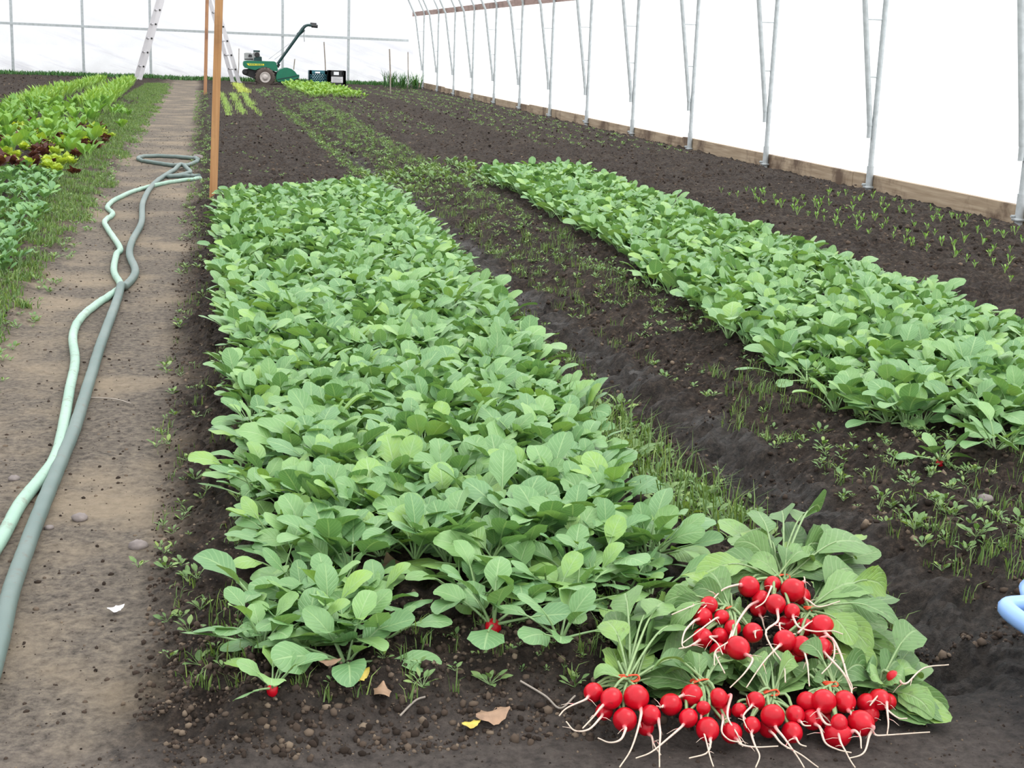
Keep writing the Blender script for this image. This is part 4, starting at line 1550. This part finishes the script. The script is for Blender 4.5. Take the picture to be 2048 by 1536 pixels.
# ------------------------------------------------------------------ blue tub at the right edge
tub_c = np.array([1.327, 1.552, 0.0])
tub = empty("plastic_tub", tuple(tub_c))
tag(tub, "pale blue plastic tub with a handled rim, cut by the photo's right edge", "tub")


def rrect(hx, hy, r, n=10):
    out = []
    for cx_, cy_, a0 in ((hx - r, hy - r, 0), (-hx + r, hy - r, 90), (-hx + r, -hy + r, 180), (hx - r, -hy + r, 270)):
        for i in range(n + 1):
            a = math.radians(a0 + 90 * i / n)
            out.append((cx_ + r * math.cos(a), cy_ + r * math.sin(a)))
    return np.array(out)


def shell(b, layers):
    rings = [np.concatenate([rrect(hx, hy, r), np.full((44, 1), z)], 1) for hx, hy, r, z in layers]
    V = np.concatenate(rings)
    k = 44
    fs = [(i * k + j, i * k + (j + 1) % k, (i + 1) * k + (j + 1) % k, (i + 1) * k + j) for i in range(len(rings) - 1) for j in range(k)]
    fs.append(tuple(range(k))[::-1])
    fs.append(tuple((len(rings) - 1) * k + j for j in range(k)))
    b.add(V, fs)


TUB_H = 0.14
b = MB()
shell(b, [(0.15, 0.13, 0.07, 0.0), (0.165, 0.145, 0.08, 0.03), (0.19, 0.17, 0.09, TUB_H - 0.012), (0.186, 0.166, 0.088, TUB_H - 0.012), (0.160, 0.14, 0.08, 0.035), (0.145, 0.125, 0.07, 0.012)])
o = b.build("basin", M["blue_plastic"], tub)
b = MB()
shell(b, [(0.185, 0.165, 0.09, TUB_H - 0.026), (0.202, 0.182, 0.10, TUB_H - 0.024), (0.206, 0.186, 0.10, TUB_H - 0.005), (0.198, 0.178, 0.098, TUB_H), (0.19, 0.17, 0.09, TUB_H), (0.184, 0.164, 0.088, TUB_H - 0.01)])
V_, F_, A_ = b.arrays()
b2 = MB()
b2.add(V_, F_[:-2])
b2.build("rim", M["blue_plastic"], tub)
b = MB()
b.tube(smooth_path([(-0.20, -0.10, TUB_H - 0.012), (-0.243, -0.09, TUB_H - 0.012), (-0.25, 0, TUB_H - 0.012), (-0.243, 0.09, TUB_H - 0.012), (-0.20, 0.10, TUB_H - 0.012)], 24), 0.013, 10)
b.build("handle", M["blue_plastic"], tub)
tub.rotation_euler = (0, 0, math.radians(3))

# ------------------------------------------------------------------ crops left of the path
SPIN = [make_mesh("spinach_leaves", *generic_plant(500 + i, 9, (0.045, 0.07), (0.45, 0.6), (0.02, 0.045), (45, 80), (0, 45)), M["spinach"]) for i in range(6)]
CHARD = [make_mesh("chard_leaves", *generic_plant(520 + i, 8, (0.09, 0.15), (0.5, 0.65), (0.06, 0.10), (62, 86), (10, 60), 8, 6, "oval", 0, 0.10, 0.003), M["chard"]) for i in range(6)]
LETT = [make_mesh("lettuce_leaves", *generic_plant(540 + i, 12, (0.04, 0.07), (0.7, 0.95), (0.008, 0.02), (30, 85), (0, 60), 6, 4, "oval", 0, 0.16), M["lettuce"]) for i in range(4)]
RLET = [make_mesh("lettuce_leaves", *generic_plant(560 + i, 12, (0.04, 0.07), (0.7, 0.95), (0.008, 0.02), (30, 85), (0, 60), 6, 4, "oval", 0, 0.16), M["red_lettuce"]) for i in range(4)]


def crop(name, metas, spots, label, cat, group, s0=0.8, s1=1.2):
    for x, y in spots:
        o = bpy.data.objects.new(name, metas[random.randrange(len(metas))])
        COL.objects.link(o)
        o.location = (x, y, hgt(x, y) + 0.002)
        o.rotation_euler = (random.uniform(-0.1, 0.1), random.uniform(-0.1, 0.1), random.random() * 6.28)
        s = random.uniform(s0, s1)
        o.scale = (s, s, s)
        tag(o, label, cat, group)


random.seed(21)
crop("spinach_plant", SPIN, plant_spots(-1.55, -0.66, 5.2, 8.5, 0.095, 51, lambda x, y: x > -0.30 - 0.135 * y - 0.12 and x < -0.66 - 0.045 * (y - 5.2)), "low grey-green leafy plant at the near end of the bed left of the path", "leafy plant", "leafy plants left of the path", 0.6, 0.95)
ch = plant_spots(-2.0, -0.80, 9.6, 15.5, 0.25, 52, lambda x, y: x > -0.3 - 0.135 * y - 0.2)
crop("chard_plant", CHARD, ch, "tall bright green broad-leaved plant in the bed left of the path", "chard plant", "broad-leaved plants left of the path", 0.55, 1.0)
lt = plant_spots(-2.0, -0.78, 8.5, 13.0, 0.16, 53, lambda x, y: x > -0.3 - 0.135 * y - 0.2)
crop("lettuce", LETT, [p for i, p in enumerate(lt) if i % 2 == 0], "small yellow-green lettuce between the broad-leaved plants left of the path", "lettuce", "lettuces left of the path")
crop("lettuce", RLET, [p for i, p in enumerate(lt) if i % 2 == 1], "small dark red lettuce between the broad-leaved plants left of the path", "lettuce", "lettuces left of the path")
BR = [generic_plant(600 + i, 12, (0.07, 0.12), (0.14, 0.28), (0.05, 0.08), (60, 88), (20, 70), 5, 2, "oval", 0, 0.08) for i in range(6)]
random.seed(31)
far = plant_spots(-2.15, -0.85, 15.2, 26.3, 0.13, 54, lambda x, y: abs(x + 1.48) > 0.17 and x < -0.95 - 0.02 * (y - 15) and x > -2.05 + 0.02 * (y - 15))
mass("leafy_greens", BR, [(x, y, hgt(x, y), random.random() * 6.28, random.uniform(0.7, 1.15)) for x, y in far], M["bright"], "two rows of bright yellow-green greens toward the end wall, left of the path", "greens")

# bright far patch in front of the crates
q0 = [at(575, 186), at(600, 165), at(715, 197), at(640, 165)]
far = plant_spots(1.4, 2.6, 20.8, 27.8, 0.15, 55, lambda x, y: 1.50 < x < 2.30)
mass("leafy_greens", [generic_plant(620 + i, 9, (0.04, 0.065), (0.5, 0.7), (0.04, 0.07), (50, 85), (0, 50), 5, 2) for i in range(5)], [(x, y, hgt(x, y), random.random() * 6.28, random.uniform(0.9, 1.3)) for x, y in far], M["bright"], "bright green leafy patch in front of the tiller and crates", "greens")

# onion-like rows beyond the post
rows = []
for xr in (0.27, 0.42, 0.58):
    n = 100
    y = RNG.uniform(15.5, 22.0, n)
    rows.append(np.stack([xr + RNG.normal(0, 0.02, n), y, height(np.full(n, xr), y)], -1))
grass("seedling_grass", np.concatenate(rows), (0.025, 0.06), 0.005, M["bright"], "three thin rows of grassy seedlings beyond the wooden post", "seedlings", 0.6, 5, 0.02)
n = 80
y = RNG.uniform(22.5, 28.0, n)
grass("seedling_grass", np.stack([0.62 + RNG.normal(0, 0.03, n), y, height(np.full(n, 0.62), y)], -1), (0.04, 0.08), 0.012, M["lettuce"], "single row of yellow-green seedlings near the ladder foot", "seedlings", 0.7, 5, 0.03)

# tall clumps by the far right corner
for px, lab in ((783, "left of the three dark tall-bladed clumps at the end wall"), (806, "middle of the three dark tall-bladed clumps at the end wall"), (829, "right of the three dark tall-bladed clumps, by the corner")):
    p = at_depth(px, 170, 28.4)
    z = hgt(p[0], 28.4)
    random.seed(px)
    b = MB()
    for i in range(46):
        a = random.random() * 6.28
        rr_ = abs(random.gauss(0, 0.10))
        o_ = np.array([rr_ * math.cos(a), rr_ * math.sin(a), 0])
        az = random.random() * 6.28
        stem_leaf(b, o_, az, random.uniform(66, 89), random.uniform(0, 60), 0.05, random.uniform(0.2, 0.36), 0.022, 7, 2, 3, 0, 0.3, 0.0, 0.004, 0, i, "blade")
    tag(b.build("tall_clump", M["tall"], None, True, (p[0], 28.4, z)), lab, "plant clump", "tall clumps at the end wall")

# seedlings in the bed by the right wall
SEED = [make_mesh("seedling_leaves", *generic_plant(700 + i, 5, (0.018, 0.032), (0.4, 0.6), (0.015, 0.045), (66, 88), (10, 70), 5, 2, "oval", 0, 0.05, 0.0014), M["chard"]) for i in range(6)]
random.seed(61)
sp_list = []
for xr, y0, y1 in ((3.02, 4.6, 7.9), (3.22, 4.9, 8.0), (3.42, 5.3, 7.6), (3.72, 5.6, 8.0), (3.92, 6.0, 7.7)):
    y = y0
    while y < y1:
        y += random.uniform(0.05, 0.19)
        sp_list.append((xr + random.gauss(0, 0.03), y))
crop("seedling", SEED, sp_list, "tiny upright green seedling in sparse rows beside the right wall", "seedling", "seedlings in the right wall bed", 0.5, 0.95)
TINY = [generic_plant(720 + i, 5, (0.02, 0.035), (0.4, 0.6), (0.01, 0.02), (20, 70), (0, 40), 4, 2, "oval") for i in range(4)]
pts = []
for xr in (2.85, 3.15, 3.45, 3.75, 4.0):
    for y in np.arange(11.5, 28, 0.11):
        if random.random() < 0.85:
            x = xr + random.gauss(0, 0.045)
            pts.append((x, y + random.gauss(0, 0.03), hgt(x, y), random.random() * 6.28, random.uniform(0.5, 0.9)))
for xr in (1.55, 1.75, 1.95, 2.15):
    for y in np.arange(12.5, 20.5, 0.12):
        if random.random() < 0.8:
            x = xr + random.gauss(0, 0.05)
            pts.append((x, y + random.gauss(0, 0.03), hgt(x, y), random.random() * 6.28, random.uniform(0.4, 0.8)))
mass("young_seedlings", TINY, pts, M["weed"], "faint rows of young seedlings on the far soil beds", "seedlings")

# ------------------------------------------------------------------ weeds and grass
vis = lambda x, y: (x > -0.3 - 0.15 * y) & (x < 0.4 + 0.65 * y)
p1 = scatter(42000, -1.0, -0.48, 2.6, 27.0, 71, lambda x, y: vis(x, y) & (vnoise(x * 7, y * 5, 9) + 0.5 * vnoise(x * 2, y * 1.1, 13) > 0.48 + 0.9 * sst(-0.66, -0.48, x + 0.1 * (vnoise(y * 2, y * 0, 3) - 0.5))), 1.6)
grass("grass", p1, (0.010, 0.036), 0.0040, M["grass"], "short grass and weeds on the shoulder left of the path", "grass", 0.9, 3, 0.012)
WD = [generic_plant(800 + i, 7, (0.012, 0.026), (0.4, 0.65), (0.008, 0.022), (25, 80), (-5, 40), 5, 2, "oval", 0, 0.05, 0.0008) for i in range(8)]


def weeds(name, pts, label, s0=0.6, s1=1.5, mat="weed"):
    random.seed(len(pts))
    mass(name, WD, [(p[0], p[1], p[2], random.random() * 6.28, random.uniform(s0, s1)) for p in pts], M[mat], label, "weeds")


weeds("weeds", scatter(1500, -1.0, -0.5, 3.0, 27.0, 72, vis, 1.4), "low broad-leaved weeds on the shoulder left of the path", 0.3, 0.9)
weeds("weeds", scatter(700, -0.12, 0.06, 1.75, 24.0, 73, lambda x, y: vnoise(x * 9, y * 3, 4) > 0.45 - 0.2 * sst(5, 9, y), 1.1), "small weeds along the right edge of the dirt path", 0.25, 0.8)
grass("grass", scatter(420, -0.10, 0.05, 1.7, 22.0, 74, lambda x, y: vnoise(x * 9, y * 4, 14) > 0.5, 1.5), (0.010, 0.032), 0.0022, M["grass"], "grass tufts along the right edge of the dirt path", "grass", 0.8, 7, 0.01)
weeds("weeds", scatter(3200, 0.95, 1.55, 2.0, 20.0, 75, lambda x, y: (np.abs(x - 1.13) > 0.06) & (vnoise(x * 6, y * 4, 24) + 0.32 * sst(2.8, 6, y) > 0.5), 1.35), "small weeds on the slopes of the muddy furrow", 0.25, 0.75)
grass("grass", scatter(1900, 0.92, 1.55, 1.9, 19.0, 76, lambda x, y: (np.abs(x - 1.13) > 0.05) & (vnoise(x * 6, y * 4, 34) + 0.3 * sst(3, 6, y) > 0.52), 1.5), (0.015, 0.045), 0.0022, M["grass"], "thin grass tufts on the slopes of the muddy furrow", "grass", 0.7, 9, 0.012)
g1 = ground_at(1320, 990)
tall = scatter(140, 0.78, 1.02, 2.25, 3.1, 77, None)
grass("grass", tall, (0.04, 0.11), 0.003, M["grass"], "tall thin grass at the right edge of the middle bed", "grass", 0.8, 4, 0.012)
weeds("weeds", scatter(110, 0.80, 1.02, 2.2, 3.2, 78), "taller weeds at the right edge of the middle bed", 0.6, 1.4)
weeds("weeds", scatter(130, 0.0, 0.75, 1.68, 1.95, 79), "tiny weeds in the bare soil before the front radish row", 0.2, 0.5)
grass("grass", scatter(60, 0.0, 0.85, 1.66, 1.92, 80), (0.012, 0.04), 0.002, M["grass"], "fine grass tufts in the bare soil before the front radish row", "grass", 0.7, 8, 0.006)
weeds("weeds", scatter(260, 1.2, 2.2, 2.1, 3.1, 81, lambda x, y: (vnoise(x * 6, y * 5, 44) > 0.45) & ~((x < 1.3) & (y < 2.3))), "small weeds on the near slope of the second bed", 0.18, 0.5)
grass("grass", scatter(170, 1.15, 2.1, 1.75, 3.1, 82, lambda x, y: vnoise(x * 6, y * 5, 54) > 0.42), (0.015, 0.04), 0.0022, M["grass"], "grass tufts on the near slope of the second bed", "grass", 0.8, 9, 0.009)
weeds("weeds", scatter(300, 0.05, 1.0, 8.0, 15.0, 83, lambda x, y: vnoise(x * 3, y * 2, 64) > 0.55), "scattered weeds on the bare soil beyond the middle radishes", 0.25, 0.7)
weeds("weeds", scatter(900, 0.85, 1.5, 8.5, 26.0, 84, lambda x, y: vnoise(x * 4, y * 1.0, 74) > 0.4), "weeds filling the far part of the furrow", 0.4, 1.1)
weeds("weeds", scatter(170, 1.0, 1.75, 7.9, 9.6, 85), "clump of weeds between the far ends of the two radish beds", 0.8, 2.0)
nE = 2600
xe_ = RNG.uniform(X_LEFT, X_WALL - 0.2, nE)
ye_ = Y_END - RNG.uniform(0.22, 0.9, nE)
grass("grass", np.stack([xe_, ye_, height(xe_, ye_)], -1), (0.03, 0.10), 0.02, M["tall"], "dark green grass strip along the foot of the end wall", "grass", 0.8, 3, 0.05)

WME = [make_mesh("weed_leaves", *generic_plant(850 + i, 10, (0.018, 0.03), (0.4, 0.55), (0.012, 0.03), (30, 80), (-5, 40), 6, 4, "oval", 0, 0.05, 0.001), M["weed"]) for i in range(4)]
random.seed(91)
for px, py, s, lab in [
    (845, 1375, 1.0, "small reddish-stemmed weed before the front row, below the bare gap"),
    (980, 1370, 0.9, "small spreading weed left of the pile, right of its twin"),
    (1150, 1375, 0.8, "little weed just left of the harvested pile"),
    (375, 1165, 0.9, "small weed at the path's right edge beside the front radishes"),
    (1830, 1060, 1.3, "grassy weed on the slope right of the furrow, above the pile"),
    (1765, 1000, 0.9, "small star-shaped weed on the second bed's slope"),
    (1640, 860, 1.0, "weed on the furrow's right slope, left of the lone radish"),
    (1950, 1085, 1.1, "weed tuft near the photo's right edge, above the blue tub"),
    (1490, 1040, 1.3, "upright weed at the furrow's edge, above the pile's leaves"),
    (390, 960, 1.0, "weed on the path's right edge, half way along the near radishes"),
]:
    g = ground_at(px, py)
    o = bpy.data.objects.new("weed", WME[random.randrange(4)])
    COL.objects.link(o)
    o.location = tuple(g)
    o.rotation_euler = (0, 0, random.random() * 6.28)
    o.scale = (s * 0.7, s * 0.7, s * 0.7)
    tag(o, lab, "weed", "single weeds")

# ------------------------------------------------------------------ clods, stones, litter
def clods(name, pts, smin, smax, label, mat="crumb"):
    rr = np.random.default_rng(len(pts))
    t = (1 + 5 ** 0.5) / 2
    iv = np.array([(-1, t, 0), (1, t, 0), (-1, -t, 0), (1, -t, 0), (0, -1, t), (0, 1, t), (0, -1, -t), (0, 1, -t), (t, 0, -1), (t, 0, 1), (-t, 0, -1), (-t, 0, 1)]) / 1.9
    fi = np.array([(0, 11, 5), (0, 5, 1), (0, 1, 7), (0, 7, 10), (0, 10, 11), (1, 5, 9), (5, 11, 4), (11, 10, 2), (10, 7, 6), (7, 1, 8), (3, 9, 4), (3, 4, 2), (3, 2, 6), (3, 6, 8), (3, 8, 9), (4, 9, 5), (2, 4, 11), (6, 2, 10), (8, 6, 7), (9, 8, 1)])
    n = len(pts)
    sc = smin * (smax / smin) ** (rr.random(n) ** 2)
    V = iv[None] * (1 + 0.5 * (rr.random((n, 12, 1)) - 0.5)) * (sc[:, None, None] * rr.uniform(0.6, 1.2, (n, 1, 3)))
    V = V + np.asarray(pts)[:, None, :]
    Fc = (np.arange(n)[:, None, None] * 12 + fi[None]).reshape(-1, 3)
    A = np.zeros((n, 12, 3))
    A[..., 2] = rr.random(n)[:, None]
    return tag(mesh_obj(name, V.reshape(-1, 3), Fc, A.reshape(-1, 3), M[mat], None, False), label, "soil", None, "stuff")


clods("soil_clods", scatter(9000, -0.06, 0.95, 1.58, 1.95, 101), 0.0012, 0.007, "crumbly soil clods before the front radish row")
clods("soil_clods", scatter(20000, 0.85, 2.5, 1.75, 7.0, 102, lambda x, y: ((np.abs(x - 1.13) > 0.05) | (vnoise(x * 9, y * 9, 61) > 0.6)) & vis(x, y), 1.7), 0.0016, 0.009, "crumbly soil clods on the second bed and furrow slopes")
clods("soil_clods", scatter(16000, 0.1, 4.3, 5.0, 22.0, 103, lambda x, y: vis(x, y) & ((x > 2.5) | (y > 7.8)), 1.5), 0.003, 0.014, "crumbly soil clods on the bare far beds")
clods("soil_clods", scatter(3000, -0.10, 0.06, 1.7, 8.0, 104, None, 1.5), 0.002, 0.006, "soil crumbs along the right edge of the path")
clods("soil_clods", scatter(1600, -4.6, -2.1, 14.0, 30.0, 105), 0.008, 0.02, "crumbly soil clods on the bare bed at the far left")
clods("soil_crumbs", scatter(2500, -0.3, 1.4, 1.25, 1.62, 107), 0.0007, 0.0030, "tiny soil crumbs on the smooth mud strip in front of the beds")
clods("pebbles", scatter(4200, -0.62, -0.06, 1.4, 14.0, 106, None, 1.6), 0.0009, 0.0055, "small crumbs and pebbles on the trodden path")


def flat_leaf(px, py, L_, w, mat, name, label, az, curl=0.3, cat="fallen leaf"):
    g = ground_at(px, py)
    n = 12
    s = np.linspace(0, 1, n)
    d = np.array([math.cos(az), math.sin(az), 0])
    path = (s - 0.5)[:, None] * L_ * d[None] + np.stack([np.zeros(n), np.zeros(n), 0.012 + curl * L_ * (s - 0.5) ** 2], -1)
    b = MB()
    blade(b, path, np.tile(np.array([-d[1], d[0], 0.15]), (n, 1)), w, 0.0, 6, 0.5, 0.14, 0.5, px, "oval")
    o = b.build(name, M[mat], None, True, tuple(g))
    tag(o, label, cat)


flat_leaf(795, 1140, 0.075, 0.04, "dry_leaf", "fallen_leaf", "pale brown dry leaf lying in the bare gap of the middle bed", 1.9)
flat_leaf(690, 1095, 0.10, 0.05, "dry_leaf", "fallen_leaf", "dark brown crumpled leaf among the radishes behind the front row", 0.2)
flat_leaf(716, 1362, 0.035, 0.024, "yellow_leaf", "fallen_leaf", "yellowed leaf lying on soil at the front of the bed", 0.4)
flat_leaf(660, 1338, 0.03, 0.014, "dry_leaf", "fallen_leaf", "thin orange leaf beside the yellowed leaf", 0.1)
flat_leaf(232, 1229, 0.028, 0.015, "white_plastic", "litter_scrap", "white scrap lying on the dirt path", 0.5, 0.3, "scrap")
flat_leaf(985, 1442, 0.05, 0.03, "dry_leaf", "fallen_leaf", "dry brown leaf at the bed's front edge, left of the pile", 0.3)
flat_leaf(942, 1462, 0.026, 0.014, "yellow_leaf", "fallen_leaf", "small pale leaf on the mud strip in front of the bed", 0.2)
flat_leaf(765, 1400, 0.04, 0.022, "dry_leaf", "fallen_leaf", "upright brown leaf scrap in the soil of the bed's front edge", 1.4)
for px, py, r, lab in [(277, 1096, 0.0135, "rounded grey stone on the dirt path beside the middle bed"), (160, 1040, 0.012, "flat brown stone on the path right of the darker hose"), (395, 319, 0.035, "brown clod of earth in the bend of the looped hose"), (1970, 1002, 0.012, "pale pinkish stone on the second bed's slope"), (28, 960, 0.009, "small pale stone on the path left of the hoses"), (98, 1058, 0.007, "small reddish stone between the hoses' near ends")]:
    g = ground_at(px, py)
    b = MB()
    b.ball((0, 0, r * 0.35), (r * 1.25, r, r * 0.75), 7, 0.22, px)
    tag(b.build("stone", M["stone"], None, True, tuple(g)), lab, "stone")
for pts_, lab in [([(1040, 1370), (1090, 1400), (1120, 1425), (1150, 1400)], "dry root thread lying left of the pile"), ([(800, 1440), (830, 1410), (850, 1402)], "thin twig at the bed's front edge"), ([(180, 800), (230, 803), (262, 812)], "thin dark twig on the path right of the hoses")]:
    P_ = np.array([ground_at(*q) for q in pts_]) + np.array([0, 0, 0.006])
    b = MB()
    b.tube(smooth_path(P_, 20) - P_[0], 0.0016, 5)
    tag(b.build("twig", M["stick"], None, True, tuple(P_[0])), lab, "twig")
